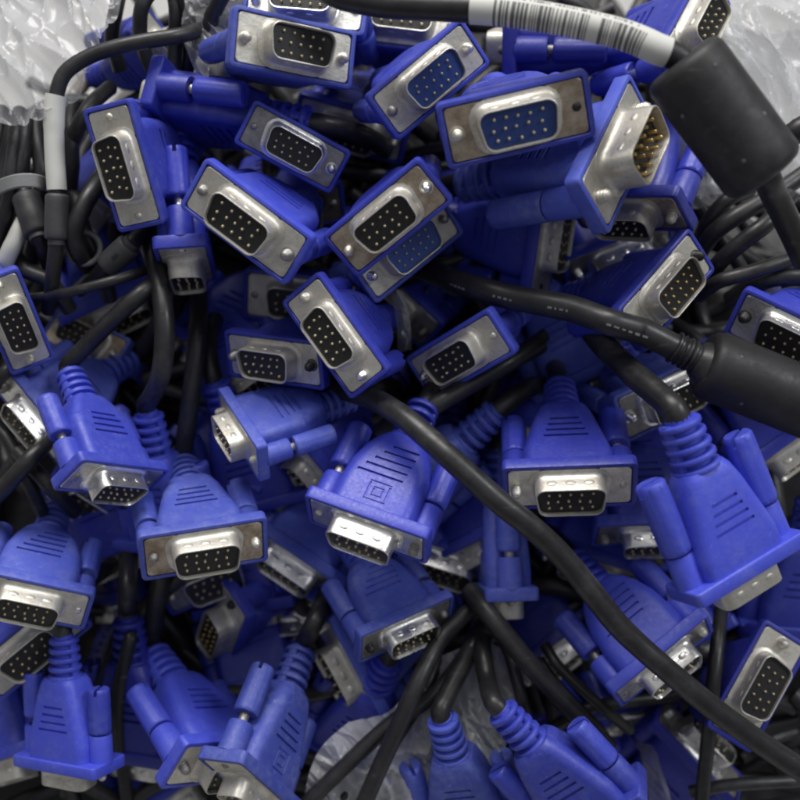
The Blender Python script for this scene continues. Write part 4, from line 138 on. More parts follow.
    {'r': 0.0022, 'pts': [[-0.10572, -0.09248, 0.10605], [-0.10134, -0.09127, 0.11069], [-0.09951, -0.09044, 0.11242], [-0.0974, -0.08916, 0.11426], [-0.09514, -0.08758, 0.11609], [-0.09315, -0.08584, 0.11739], [-0.09237, -0.08495, 0.11767], [-0.09177, -0.08403, 0.11766], [-0.09128, -0.08309, 0.1174], [-0.0909, -0.0821, 0.11695], [-0.09034, -0.08003, 0.1157], [-0.08974, -0.07538, 0.11285], [-0.08979, -0.0688, 0.1086]], 'label': 'black cable crossing at the left edge beneath the white shell'},
    {'r': 0.002, 'pts': [[-0.09842, -0.07939, 0.11071], [-0.0952, -0.08265, 0.11147], [-0.09363, -0.08422, 0.11163], [-0.09136, -0.08645, 0.11109], [-0.08987, -0.0879, 0.11033], [-0.08918, -0.08855, 0.10977], [-0.08798, -0.08955, 0.10819], [-0.0875, -0.08986, 0.10708], [-0.08674, -0.09017, 0.10424], [-0.08539, -0.09045, 0.0978]], 'label': 'short black cable running down towards the silver rimmed slot'},
    {'r': 0.0019, 'pts': [[-0.10753, -0.06977, 0.11035], [-0.10324, -0.07394, 0.111], [-0.10159, -0.07593, 0.11078], [-0.09898, -0.08, 0.10955], [-0.09735, -0.08291, 0.10823], [-0.09666, -0.08421, 0.10739], [-0.0961, -0.0853, 0.10641], [-0.09569, -0.08617, 0.10524], [-0.09542, -0.08687, 0.10388], [-0.09471, -0.08962, 0.09597]], 'label': 'thin shaded cable at the left edge behind the crossing one'},
    {'r': 0.0018, 'pts': [[-0.10604, -0.06684, 0.11986], [-0.10083, -0.06558, 0.1252], [-0.09998, -0.06523, 0.12592], [-0.0993, -0.06477, 0.1263], [-0.09882, -0.06422, 0.12632], [-0.09833, -0.0629, 0.12549], [-0.09797, -0.06047, 0.12334], [-0.09774, -0.05956, 0.12271], [-0.09505, -0.05168, 0.11856]], 'label': 'dark cable under the upright plug at the left edge'},
    {'r': 0.0024, 'pts': [[-0.00522, -0.07329, 0.11025], [0.00237, -0.07292, 0.11698], [0.00593, -0.07253, 0.11986], [0.00759, -0.07214, 0.12091], [0.00915, -0.07158, 0.12163], [0.01065, -0.07089, 0.12209], [0.01351, -0.06919, 0.12248], [0.02237, -0.0636, 0.12301], [0.02689, -0.0606, 0.12293], [0.02829, -0.05956, 0.12271], [0.03088, -0.05739, 0.12182], [0.03696, -0.05168, 0.11856]], 'label': 'dark cable in the hollow above the coil ribbed collar'},
    {'r': 0.0018, 'pts': [[-0.0066, -0.0688, 0.1086], [0.00343, -0.06722, 0.11464], [0.00814, -0.06635, 0.11721], [0.01234, -0.06526, 0.11877], [0.01603, -0.06411, 0.11941], [0.0178, -0.06344, 0.1195], [0.02141, -0.06172, 0.11949], [0.02537, -0.05924, 0.11945], [0.02962, -0.05591, 0.11917], [0.03851, -0.04844, 0.11843]], 'label': 'second dark cable in the hollow, thinner and higher'},
    {'r': 0.0019, 'pts': [[-0.07339, -0.11948, 0.07204], [-0.07243, -0.11749, 0.075], [-0.07226, -0.11722, 0.07555], [-0.0722, -0.11729, 0.07579], [-0.07229, -0.11785, 0.0756], [-0.07309, -0.12061, 0.07387], [-0.07502, -0.12706, 0.06923], [-0.07593, -0.13133, 0.06592], [-0.07612, -0.13322, 0.06434], [-0.0762, -0.13697, 0.06098], [-0.07577, -0.14452, 0.05408], [-0.07435, -0.15816, 0.04263]], 'label': 'dark cable in the gap between the two lower left plugs'},
    {'r': 0.002, 'pts': [[-0.10122, -0.01391, 0.14608], [-0.09809, -0.01801, 0.1465], [-0.09632, -0.02143, 0.14662], [-0.09465, -0.02629, 0.14675], [-0.09362, -0.02942, 0.14658], [-0.09267, -0.03183, 0.146], [-0.09173, -0.03377, 0.14514], [-0.09091, -0.03534, 0.14388], [-0.0906, -0.03599, 0.14305], [-0.09038, -0.03654, 0.14205], [-0.09026, -0.03696, 0.14084], [-0.0903, -0.03744, 0.1378], [-0.09064, -0.03802, 0.13097]], 'label': 'dark grey bead on a cable leaning against the white sleeved one', 'bead': [[-0.09519, -0.02461, 0.14673], [-0.09091, -0.03534, 0.14388], 0.0036], 'grey': True},
    {'r': 0.002, 'pts': [[-0.08405, -0.03999, 0.12705], [-0.07806, -0.04178, 0.13518], [-0.07499, -0.04226, 0.13902], [-0.07324, -0.04217, 0.14098], [-0.07167, -0.04182, 0.14251], [-0.07025, -0.04121, 0.14362], [-0.06894, -0.04045, 0.14439], [-0.06775, -0.03945, 0.14476], [-0.06724, -0.03879, 0.14475], [-0.06639, -0.03698, 0.14423], [-0.06589, -0.0343, 0.14282], [-0.06524, -0.02572, 0.13745]], 'label': 'dark grey bead on a cable slanting below the upright bright faced plug', 'bead': [[-0.07409, -0.04225, 0.14005], [-0.06724, -0.03879, 0.14475], 0.0032], 'grey': True},
    {'r': 0.002, 'pts': [[-0.10492, 0.00172, 0.14992], [-0.10434, -0.00444, 0.15012], [-0.10413, -0.00739, 0.15004], [-0.10408, -0.01011, 0.14953], [-0.1042, -0.01388, 0.14816], [-0.1045, -0.01621, 0.14686], [-0.10506, -0.01839, 0.14522], [-0.10594, -0.02039, 0.14313], [-0.10797, -0.02426, 0.13851]], 'label': 'outermost cable of the tied bundle, cut by the left edge'},
    {'r': 0.002, 'pts': [[-0.0995, -0.00015, 0.15109], [-0.09833, -0.00855, 0.15263], [-0.09803, -0.01159, 0.15283], [-0.09796, -0.01557, 0.15224], [-0.09818, -0.01905, 0.15092], [-0.0986, -0.02194, 0.14906], [-0.09959, -0.02517, 0.14567], [-0.10113, -0.02821, 0.14252], [-0.10476, -0.03404, 0.13637]], 'label': 'cable of the tied bundle between the two edge ones, bulging forward'},
    {'r': 0.002, 'pts': [[-0.08523, -0.00017, 0.15361], [-0.08457, -0.00573, 0.15441], [-0.08428, -0.00836, 0.15451], [-0.08407, -0.01071, 0.15392], [-0.08386, -0.01279, 0.15274], [-0.08382, -0.01569, 0.15015], [-0.08416, -0.0176, 0.14796], [-0.08654, -0.02322, 0.13927]], 'label': 'black cable hidden just behind the white sleeve'},
    {'r': 0.002, 'pts': [[-0.07629, 0.00629, 0.15326], [-0.07742, -0.00012, 0.15653], [-0.07801, -0.00307, 0.15781], [-0.07873, -0.00551, 0.15829], [-0.07953, -0.00755, 0.15813], [-0.07997, -0.00844, 0.15784], [-0.08097, -0.00996, 0.15682], [-0.08215, -0.01112, 0.15516], [-0.08357, -0.01181, 0.15265], [-0.08665, -0.01288, 0.14683]], 'label': 'cable slanting down from the beige boot towards the white sleeve'},
    {'r': 0.002, 'pts': [[-0.08803, -0.01774, 0.14076], [-0.08439, -0.02195, 0.14344], [-0.0832, -0.02377, 0.14389], [-0.08274, -0.02478, 0.14382], [-0.08206, -0.02697, 0.14324], [-0.08149, -0.02919, 0.14223], [-0.08081, -0.03119, 0.14097], [-0.07986, -0.03289, 0.13952], [-0.07879, -0.03441, 0.13779], [-0.0775, -0.03652, 0.13456], [-0.07711, -0.03783, 0.13183], [-0.07677, -0.04095, 0.12387]], 'label': 'cable passing below the small grey ring'},
    {'r': 0.002, 'pts': [[-0.10012, -0.03404, 0.13637], [-0.09681, -0.03898, 0.1366], [-0.09534, -0.04059, 0.13658], [-0.09449, -0.04121, 0.13657], [-0.09257, -0.04215, 0.13662], [-0.09064, -0.04289, 0.13644], [-0.08976, -0.04325, 0.13613], [-0.08901, -0.04363, 0.13559], [-0.08785, -0.04445, 0.13376], [-0.08565, -0.04651, 0.12727]], 'label': 'cable curving out from under the pale cable end'},
]
SHEETS = [
    {'name': 'plastic_bag', 'label': 'crumpled milky plastic bag lying on the floor in the top left corner', 'amp': 0.006500000000000001, 'seed': 3, 'res': 110, 'grid': [[[-0.12857, 0.04997, 0.16511], [-0.10188, 0.04481, 0.16905], [-0.0673, 0.03453, 0.17236]], [[-0.12234, 0.01259, 0.16041], [-0.0968, 0.00894, 0.16539], [-0.07146, 0.00562, 0.1719]], [[-0.12181, -0.01083, 0.14834], [-0.10212, -0.01322, 0.1567], [-0.08607, -0.01768, 0.16483]]]},
    {'name': 'plastic_bag', 'label': 'narrow strip of crumpled clear bag with a dark hole beside the top plug', 'amp': 0.003, 'seed': 7, 'res': 70, 'grid': [[[-0.05275, 0.02335, 0.17514], [-0.04517, 0.01835, 0.17918], [-0.0345, 0.02002, 0.17783]], [[-0.0527, 0.00719, 0.16922], [-0.04615, 0.00287, 0.17372], [-0.03985, 0.00601, 0.17092]], [[-0.05, -0.001, 0.16572], [-0.0477, -0.00446, 0.16572], [-0.04525, -0.00276, 0.15933]]]},
    {'name': 'plastic_bag', 'label': 'large crumpled clear plastic bag in the top right corner behind the ferrite bead', 'amp': 0.007, 'seed': 11, 'res': 120, 'grid': [[[0.06883, 0.04419, 0.16639], [0.09587, 0.04309, 0.17037], [0.12696, 0.04137, 0.17168]], [[0.07616, 0.01001, 0.15598], [0.09453, 0.00698, 0.15885], [0.12333, 0.00748, 0.16176]], [[0.07181, -0.01826, 0.13537], [0.0903, -0.01508, 0.13768], [0.12701, -0.00665, 0.14382]]]},
    {'name': 'plastic_bag', 'label': 'crumpled grey bag showing between the fanned cables and the bottom edge plugs', 'amp': 0.0032, 'seed': 17, 'res': 100, 'grid': [[[0.00663, -0.121, 0.07693], [0.01995, -0.11848, 0.07755], [0.03462, -0.12181, 0.07515]], [[-0.00313, -0.13834, 0.07278], [0.01443, -0.13674, 0.07155], [0.03042, -0.13957, 0.06713]], [[-0.01309, -0.15845, 0.05979], [0.00525, -0.16168, 0.05676], [0.02909, -0.16135, 0.05465]]]},
    {'name': 'plastic_bag', 'label': 'scrap of clear bag glinting at the bottom edge under the fanned cables', 'amp': 0.0026000000000000003, 'seed': 23, 'res': 70, 'grid': [[[-0.01313, -0.13961, 0.06948], [-0.00575, -0.137, 0.07256], [0.00052, -0.13345, 0.07393]], [[-0.01957, -0.14845, 0.06667], [-0.013, -0.14867, 0.0677], [-0.00523, -0.14714, 0.06643]], [[-0.02679, -0.15873, 0.05847], [-0.01832, -0.15958, 0.05913], [-0.00788, -0.15941, 0.05808]]]},
    {'name': 'plastic_scrap', 'label': 'limp grey plastic strip hanging below the small dark plug mouth', 'amp': 0.0015, 'seed': 29, 'res': 40, 'grid': [[[0.06494, -0.139, 0.05092], [0.06806, -0.1397, 0.0516], [0.07108, -0.13994, 0.05025]], [[0.06649, -0.14757, 0.04954], [0.06905, -0.14798, 0.05161], [0.07255, -0.14827, 0.04904]], [[0.06784, -0.15731, 0.04543], [0.07011, -0.15837, 0.04713], [0.07441, -0.1585, 0.04475]]]},
    {'name': 'plastic_bag', 'label': 'lower fold of clear bag under the ferrite bead at the right edge', 'amp': 0.005, 'seed': 53, 'res': 90, 'grid': [[[0.07198, 0.02435, 0.1461], [0.09335, 0.02715, 0.15066], [0.13067, 0.02987, 0.15517]], [[0.07055, 0.00324, 0.14092], [0.09156, 0.00395, 0.14396], [0.12815, 0.00674, 0.14852]], [[0.06881, -0.01781, 0.13069], [0.08511, -0.01826, 0.13537], [0.12749, -0.01508, 0.13768]]]},
    {'name': 'plastic_scrap', 'label': 'small glinting scrap of clear film in the dark hollow beside the tilted bright plug', 'amp': 0.003, 'seed': 41, 'res': 40, 'grid': [[[-0.00184, -0.03851, 0.12813], [0.00052, -0.03928, 0.13006], [0.00315, -0.03872, 0.12797]], [[-0.00052, -0.04537, 0.12562], [0.00206, -0.04724, 0.12923], [0.00418, -0.04579, 0.12531]], [[0.00106, -0.05059, 0.11687], [0.00317, -0.05104, 0.11902], [0.00535, -0.04972, 0.11503]]]},
]
TIE = {'label': 'grey plastic tie band wrapped around the cables at the left edge', 'pts': [[-0.10292, -0.02929, 0.15116], [-0.09824, -0.02912, 0.15507], [-0.09342, -0.02863, 0.1567], [-0.08934, -0.02796, 0.15593], [-0.08797, -0.02626, 0.15214], [-0.08931, -0.02255, 0.14479]]}
RING = {'label': 'small grey ring under the short cable loop', 'loc': [-0.07952, -0.03796, 0.14226], 'r': 0.004}

# ------------------------------------------------------------------ materials
def new_mat(name):
    m = bpy.data.materials.new(name); m.use_nodes = True
    nt = m.node_tree; b = nt.nodes['Principled BSDF']
    return m, nt, b

def noise_node(nt, scale, detail=4, rough=.55, vec=None):
    n = nt.nodes.new('ShaderNodeTexNoise'); n.inputs['Scale'].default_value = scale
    n.inputs['Detail'].default_value = detail; n.inputs['Roughness'].default_value = rough
    if vec: nt.links.new(vec, n.inputs['Vector'])
    return n

def ramp(nt, fac, stops):
    r = nt.nodes.new('ShaderNodeValToRGB'); e = r.color_ramp.elements
    while len(e) < len(stops): e.new(.5)
    for i, (p, c) in enumerate(stops):
        e[i].position = p; e[i].color = (c if isinstance(c, tuple) else (c, c, c)) + (1,)
    nt.links.new(fac, r.inputs['Fac']); return r

def mixc(nt, fac, a, b, mode='MIX'):
    m = nt.nodes.new('ShaderNodeMix'); m.data_type = 'RGBA'; m.blend_type = mode
    for s, v in ((m.inputs['Factor'], fac), (m.inputs['A'], a), (m.inputs['B'], b)):
        if isinstance(v, (int, float)): s.default_value = v
        elif isinstance(v, tuple): s.default_value = v + (1,)
        else: nt.links.new(v, s)
    return m.outputs['Result']

def bump(nt, b, h, strength, dist):
    n = nt.nodes.new('ShaderNodeBump'); n.inputs['Strength'].default_value = strength
    n.inputs['Distance'].default_value = dist
    nt.links.new(h, n.inputs['Height']); nt.links.new(n.outputs['Normal'], b.inputs['Normal'])

def obj_coord(nt, spread=True):
    """object coordinates, shifted per object so that no two copies carry the same stains"""
    t = nt.nodes.new('ShaderNodeTexCoord')
    if not spread: return t.outputs['Object']
    i = nt.nodes.new('ShaderNodeObjectInfo'); k = nt.nodes.new('ShaderNodeVectorMath'); k.operation = 'SCALE'
    k.inputs[0].default_value = (173, 91, 57); nt.links.new(i.outputs['Random'], k.inputs['Scale'])
    a = nt.nodes.new('ShaderNodeVectorMath'); a.operation = 'ADD'
    nt.links.new(t.outputs['Object'], a.inputs[0]); nt.links.new(k.outputs[0], a.inputs[1])
    return a.outputs[0]

def plastic(name, col, dust, rough=.42, unit=1.0, dustamt=.35, scratch=True):
    m, nt, b = new_mat(name); v = obj_coord(nt)
    big = noise_node(nt, .09*unit, 3, .6, v); fine = noise_node(nt, 1.1*unit, 6, .65, v)
    info = nt.nodes.new('ShaderNodeObjectInfo')
    shade = ramp(nt, info.outputs['Random'], [(0, .70), (1, 1.18)])
    base = mixc(nt, 1.0, col, shade.outputs['Color'], 'MULTIPLY')
    r1 = ramp(nt, big.outputs['Fac'], [(.35, 0.0), (.75, 1.0)])
    r2 = ramp(nt, noise_node(nt, .45*unit, 5, .7, v).outputs['Fac'], [(.40, 0.1), (.70, 1.0)])
    d = nt.nodes.new('ShaderNodeMath'); d.operation = 'MULTIPLY'
    nt.links.new(r1.outputs['Color'], d.inputs[0]); nt.links.new(r2.outputs['Color'], d.inputs[1])
    d2 = nt.nodes.new('ShaderNodeMath'); d2.operation = 'MULTIPLY'; d2.inputs[1].default_value = dustamt
    nt.links.new(d.outputs[0], d2.inputs[0])
    out = mixc(nt, d2.outputs[0], base, dust)
    # scuffs: stretched noise, thin pale marks
    mp = nt.nodes.new('ShaderNodeMapping'); mp.inputs['Scale'].default_value = (.35*unit, 2.4*unit, .6*unit)
    mp.inputs['Rotation'].default_value = (.3, .5, .8); nt.links.new(v, mp.inputs['Vector'])
    sc = noise_node(nt, 1.0, 5, .7, mp.outputs[0]); r3 = ramp(nt, sc.outputs['Fac'], [(.62, 0.0), (.70, .6)])
    if scratch: out = mixc(nt, r3.outputs['Color'], out, tuple(min(1, c*1.7+.05) for c in col))
    nt.links.new(out, b.inputs['Base Color'])
    rr = ramp(nt, fine.outputs['Fac'], [(.3, rough-.08), (.75, rough+.18)])
    nt.links.new(rr.outputs['Color'], b.inputs['Roughness'])
    bump(nt, b, fine.outputs['Fac'], .06, .12/unit if unit == 1 else .0002)
    return m

def metal(name, col, dark, rough, stain=.5, met=.75):
    m, nt, b = new_mat(name); v = obj_coord(nt)
    n1 = noise_node(nt, .22, 5, .65, v); n2 = noise_node(nt, 1.6, 4, .6, v)
    s = ramp(nt, n1.outputs['Fac'], [(.36, 0.0), (.62, stain)])
    c = mixc(nt, s.outputs['Color'], col, dark)
    sp = ramp(nt, n2.outputs['Fac'], [(.57, 0.0), (.70, .38)])
    c = mixc(nt, sp.outputs['Color'], c, tuple(x*.35 for x in dark))
    nt.links.new(c, b.inputs['Base Color']); b.inputs['Metallic'].default_value = met
    r = ramp(nt, n1.outputs['Fac'], [(.3, rough), (.8, rough+.25)])
    nt.links.new(r.outputs['Color'], b.inputs['Roughness'])
    bump(nt, b, n1.outputs['Fac'], .05, .25)
    return m

M = {}
M['blue'] = plastic('blue_plastic', (.046, .064, .50), (.22, .26, .50), .44)
M['blue_faded'] = plastic('faded_blue_plastic', (.062, .092, .50), (.26, .30, .50), .50, dustamt=.5)
M['blue_deep'] = plastic('deep_blue_plastic', (.034, .046, .43), (.16, .19, .42), .38, dustamt=.3)
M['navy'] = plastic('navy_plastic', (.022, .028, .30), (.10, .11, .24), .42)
M['white'] = metal('nickel_plate', (.71, .69, .63), (.44, .40, .33), .38, .55)
M['brown'] = metal('tarnished_plate', (.56, .48, .38), (.26, .19, .13), .36, .8)
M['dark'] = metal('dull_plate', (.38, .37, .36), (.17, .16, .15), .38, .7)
M['chrome'] = metal('polished_shell', (.86, .85, .82), (.55, .52, .47), .22, .3, .95)
M['gold'] = metal('gold_plating', (.86, .62, .24), (.6, .42, .2), .28, .3, .95)
M['pin'] = metal('gold_pin', (.64, .55, .36), (.42, .34, .2), .35, .4)
M['black'] = plastic('black_insert', (.010, .010, .011), (.05, .05, .05), .45, dustamt=.15, scratch=False)
M['inkblue'] = plastic('navy_insert', (.020, .055, .24), (.06, .10, .24), .40, dustamt=.15, scratch=False)
M['rubber'] = plastic('black_cable_jacket', (.014, .014, .0155), (.09, .09, .09), .38, unit=350, dustamt=.6)
M['ferrite'] = plastic('ferrite_black', (.011, .011, .012), (.07, .07, .07), .52, unit=350, dustamt=.5)
M['grey'] = plastic('grey_bead_plastic', (.045, .046, .050), (.13, .13, .13), .5, unit=350)
M['beige'] = plastic('beige_boot', (.30, .26, .21), (.4, .38, .34), .5, unit=350)
M['paper'] = plastic('white_paper_label', (.66, .66, .62), (.5, .48, .44), .55, unit=350, dustamt=.3, scratch=False)
M['ink'] = plastic('black_ink', (.10, .10, .10), (.3, .3, .3), .6, unit=350, dustamt=.4, scratch=False)
M['tie'] = plastic('grey_tie', (.22, .23, .23), (.35, .35, .35), .45, unit=350)

def bag_mat(lo=.22, hi=.80, alb=.74):
    """thin milky film: see-through face on, whiter where the sheet turns away or doubles up"""
    m = bpy.data.materials.new('clear_film'); m.use_nodes = True; nt = m.node_tree
    nt.nodes.remove(nt.nodes['Principled BSDF']); out = nt.nodes['Material Output']
    t = nt.nodes.new('ShaderNodeTexCoord'); n = noise_node(nt, 30, 4, .55, t.outputs['Object'])
    mp = nt.nodes.new('ShaderNodeMapping'); mp.inputs['Scale'].default_value = (220, 60, 90); mp.inputs['Rotation'].default_value = (.4, .2, .7)
    nt.links.new(t.outputs['Object'], mp.inputs['Vector']); f = noise_node(nt, 1, 3, .6, mp.outputs[0])
    bp = nt.nodes.new('ShaderNodeBump'); bp.inputs['Strength'].default_value = .35; bp.inputs['Distance'].default_value = .002
    nt.links.new(f.outputs['Fac'], bp.inputs['Height'])
    tr = nt.nodes.new('ShaderNodeBsdfTransparent'); tr.inputs['Color'].default_value = (.94, .95, .96, 1)
    di = nt.nodes.new('ShaderNodeBsdfDiffuse'); di.inputs['Color'].default_value = (alb, alb*1.01, alb*1.045, 1)
    tl = nt.nodes.new('ShaderNodeBsdfTranslucent'); tl.inputs['Color'].default_value = (alb, alb*1.01, alb*1.045, 1)
    gl = nt.nodes.new('ShaderNodeBsdfGlossy'); gl.inputs['Color'].default_value = (.9, .9, .92, 1); gl.inputs['Roughness'].default_value = .24
    for s in (di, tl, gl): nt.links.new(bp.outputs['Normal'], s.inputs['Normal'])
    a = nt.nodes.new('ShaderNodeMixShader'); a.inputs[0].default_value = .4
    nt.links.new(di.outputs[0], a.inputs[1]); nt.links.new(tl.outputs[0], a.inputs[2])
    lw = nt.nodes.new('ShaderNodeLayerWeight'); lw.inputs['Blend'].default_value = .35
    r1 = ramp(nt, lw.outputs['Facing'], [(0, lo), (.7, hi)]); r2 = ramp(nt, n.outputs['Fac'], [(.3, .55), (.7, 1.15)])
    mu = nt.nodes.new('ShaderNodeMath'); mu.operation = 'MULTIPLY'; mu.use_clamp = True
    nt.links.new(r1.outputs['Color'], mu.inputs[0]); nt.links.new(r2.outputs['Color'], mu.inputs[1])
    b = nt.nodes.new('ShaderNodeMixShader'); nt.links.new(mu.outputs[0], b.inputs[0]); nt.links.new(tr.outputs[0], b.inputs[1]); nt.links.new(a.outputs[0], b.inputs[2])
    fr = nt.nodes.new('ShaderNodeFresnel'); fr.inputs['IOR'].default_value = 1.45; nt.links.new(bp.outputs['Normal'], fr.inputs['Normal'])
    c = nt.nodes.new('ShaderNodeMixShader'); nt.links.new(fr.outputs[0], c.inputs[0]); nt.links.new(b.outputs[0], c.inputs[1]); nt.links.new(gl.outputs[0], c.inputs[2])
    nt.links.new(c.outputs[0], out.inputs['Surface'])
    return m
M['film'] = bag_mat()
M['milky_film'] = bag_mat(.58, .95, .92)

def floor_mat():
    m, nt, b = new_mat('pale_concrete'); t = nt.nodes.new('ShaderNodeTexCoord')
    n1 = noise_node(nt, 6, 6, .6, t.outputs['Object']); n2 = noise_node(nt, 140, 5, .6, t.outputs['Object'])
    c = ramp(nt, n1.outputs['Fac'], [(.3, (.40, .395, .38)), (.7, (.52, .515, .50))])
    d = ramp(nt, n2.outputs['Fac'], [(.3, .8), (.7, 1.0)])
    nt.links.new(mixc(nt, 1.0, c.outputs['Color'], d.outputs['Color'], 'MULTIPLY'), b.inputs['Base Color'])
    b.inputs['Roughness'].default_value = .75; bump(nt, b, n2.outputs['Fac'], .3, .002)
    return m
M['floor'] = floor_mat()

# ------------------------------------------------------------------ mesh helpers
def finish(bm, name, mats, angle=38, recalc=True):
    if recalc: bmesh.ops.recalc_face_normals(bm, faces=bm.faces)
    me = bpy.data.meshes.new(name); bm.to_mesh(me); bm.free()
    for m in (mats if isinstance(mats, (list, tuple)) else [mats]): me.materials.append(m)
    me.polygons.foreach_set('use_smooth', [True]*len(me.polygons))
    me.set_sharp_from_angle(angle=math.radians(angle))
    return me

def rring(w, h, r, z, n=5, cx=0, cy=0):
    r = min(r, w/2-.01, h/2-.01); pts = []
    for (sx, sy, a0) in ((1, 1, 0), (-1, 1, PI/2), (-1, -1, PI), (1, -1, 1.5*PI)):
        for i in range(n):
            a = a0 + PI/2*i/(n-1)
            pts.append(Vector((cx+sx*(w/2-r)+r*math.cos(a), cy+sy*(h/2-r)+r*math.sin(a), z)))
    return pts

def dring(grow, z, n=5):
    """the D outline of the shell: wide edge at +y"""
    wt, wb, h, r = 9.3, 8.0, 4.65, 2.6
    corners = [(wt, h), (-wt, h), (-wb, -h), (wb, -h)]; out = []
    for i, (x, y) in enumerate(corners):
        p = Vector((x, y)); a = (Vector(corners[i-1])-p).normalized(); b = (Vector(corners[(i+1) % 4])-p).normalized()
        half = a.angle(b)/2; cen = p+(a+b).normalized()*(r/math.sin(half)); rr = r+grow
        s = p+a*(r/math.tan(half))-cen; e = p+b*(r/math.tan(half))-cen
        a0 = math.atan2(s.y, s.x); a1 = math.atan2(e.y, e.x)
        while a1 < a0: a1 += 2*PI
        for k in range(n):
            t = a0+(a1-a0)*k/(n-1); out.append(Vector((cen.x+rr*math.cos(t), cen.y+rr*math.sin(t), z)))
    return out

def circ(r, z, n=20, cx=0, cy=0, flute=0, nf=8):
    return [Vector((cx+(r-flute*max(0, math.cos(nf*t))**2)*math.cos(t), cy+(r-flute*max(0, math.cos(nf*t))**2)*math.sin(t), z)) for t in (2*PI*i/n for i in range(n))]

def loft(bm, rings, cap0=True, cap1=True, mat=0):
    vs = [[bm.verts.new(p) for p in r] for r in rings]; n = len(vs[0])
    for a, b in zip(vs, vs[1:]):
        for i in range(n):
            f = bm.faces.new((a[i], a[(i+1) % n], b[(i+1) % n], b[i])); f.material_index = mat
    if cap0: bm.faces.new(vs[0][::-1]).material_index = mat
    if cap1: bm.faces.new(vs[-1]).material_index = mat
    return vs

def box(bm, x0, x1, y0, y1, z0, z1):
    w, h = x1-x0, y1-y0; c = ((x0+x1)/2, (y0+y1)/2)
    loft(bm, [rring(w, h, .15, z, 2, *c) for z in (z0, z1)])

def boolean(me, cut, op='DIFFERENCE'):
    a = bpy.data.objects.new('a', me); b = bpy.data.objects.new('b', cut); C.objects.link(a); C.objects.link(b)
    md = a.modifiers.new('b', 'BOOLEAN'); md.operation = op; md.object = b; md.solver = 'EXACT'
    dg = bpy.context.evaluated_depsgraph_get(); out = bpy.data.meshes.new_from_object(a.evaluated_get(dg))
    bpy.data.objects.remove(a); bpy.data.objects.remove(b); return out

HOOD = {'A': [(-3.2, 23.4, 13.2), (-8.5, 23.2, 13.2), (-11.0, 22.2, 13.0), (-23, 16.4, 12.0), (-27.2, 13.6, 11.2), (-28.8, 11.8, 10.0)],
        'B': [(-3.2, 23.6, 13.2), (-11, 23.4, 13.4), (-17, 22.0, 13.2), (-22, 19.0, 12.6), (-25.5, 15.6, 11.6), (-27.8, 12.0, 10.2), (-29.0, 9.2, 8.8)],
        'C': [(-3.2, 23.6, 13.4), (-19, 22.4, 13.2), (-20, 21.4, 12.6), (-25, 16.4, 11.8), (-28.2, 12.6, 10.8), (-29, 11.2, 10.0)]}
def prof(v, z):
    s = HOOD[v]
    for (z0, w0, h0), (z1, w1, h1) in zip(s, s[1:]):
        if z <= z0 and z >= z1:
            t = (z-z0)/(z1-z0); return w0+(w1-w0)*t, h0+(h1-h0)*t
    return s[-1][1:]

def housing_mesh(v, emblem):
    bm = bmesh.new(); rad = {'A': 3.0, 'B': 3.8, 'C': 2.6}[v]
    zs = []
    for (z0, w0, h0), (z1, w1, h1) in zip(HOOD[v], HOOD[v][1:]):
        for k in range(3): zs.append(z0+(z1-z0)*k/3)
    zs.append(HOOD[v][-1][0])
    loft(bm, [rring(*prof(v, z), rad, z, 6) for z in zs])
    hood = finish(bm, 'hood', M['blue'])
    cut = bmesh.new()
    n = 5 if v == 'B' else 4
    for k in range(n):
        z = -13.2-2.35*k; w, h = prof(v, z); ww = w*(.62-.035*k) - 1.5
        for s in (1, -1):
            y = s*h/2; off = (.9*(k-1.5) if v == 'B' else 0)
            box(cut, -ww/2+off, ww/2+off, min(y-.62*s, y+s), max(y-.62*s, y+s), z-.42, z+.42)
    if emblem:
        for s in (1, -1):
            y = s*prof(v, -8)[1]/2
            for x0, x1, z0, z1 in ((-3, 3, -11.2, -10.6), (-3, 3, -5.8, -5.2), (-3, -2.4, -10.5, -5.9), (2.4, 3, -10.5, -5.9), (-1.5, 1.5, -9.6, -9.1), (-1.5, 1.5, -7.2, -6.7), (-1.5, -1.0, -9.0, -7.3), (1.0, 1.5, -9.0, -7.3)):
                box(cut, x0, x1, min(y-.3*s, y+s), max(y-.3*s, y+s), z0, z1)
    hood2 = boolean(hood, finish(cut, 'cut', M['blue']))
    bm = bmesh.new(); bm.from_mesh(hood2)
    # flange with a raised lip around the plate
    W, H = 34, 15
    loft(bm, [rring(W-.9, H-.9, 1.0, -3.7), rring(W-.2, H-.2, 1.3, -3.45), rring(W, H, 1.4, -3.1), rring(W, H, 1.4, -.5), rring(W-.25, H-.25, 1.3, -.15), rring(W-.8, H-.8, 1.1, 0), rring(W-2.2, H-2.0, .7, 0), rring(W-2.5, H-2.3, .6, -.15), rring(W-2.5, H-2.3, .6, -.9)], True, True)
    # saddles carrying the thumbscrews
    for s in (1, -1):
        x = 13.5*s
        loft(bm, [circ(3.75, -3.3, 24, x), circ(3.65, -4.5, 24, x), circ(3.5, -11.4, 24, x), circ(3.3, -11.9, 24, x), circ(2.0, -12.0, 24, x), circ(1.9, -10.5, 24, x)])
        a, b = sorted((x, 8.5*s)); w2 = (b-a); cx = (a+b)/2
        loft(bm, [rring(w2, 5.6, .8, -3.3, 4, cx), rring(w2, 5.0, .8, -10.2, 4, cx), rring(w2-1.2, 3.8, .8, -11.2, 4, cx)])
    return finish(bm, 'housing', M['blue'], 34, True)

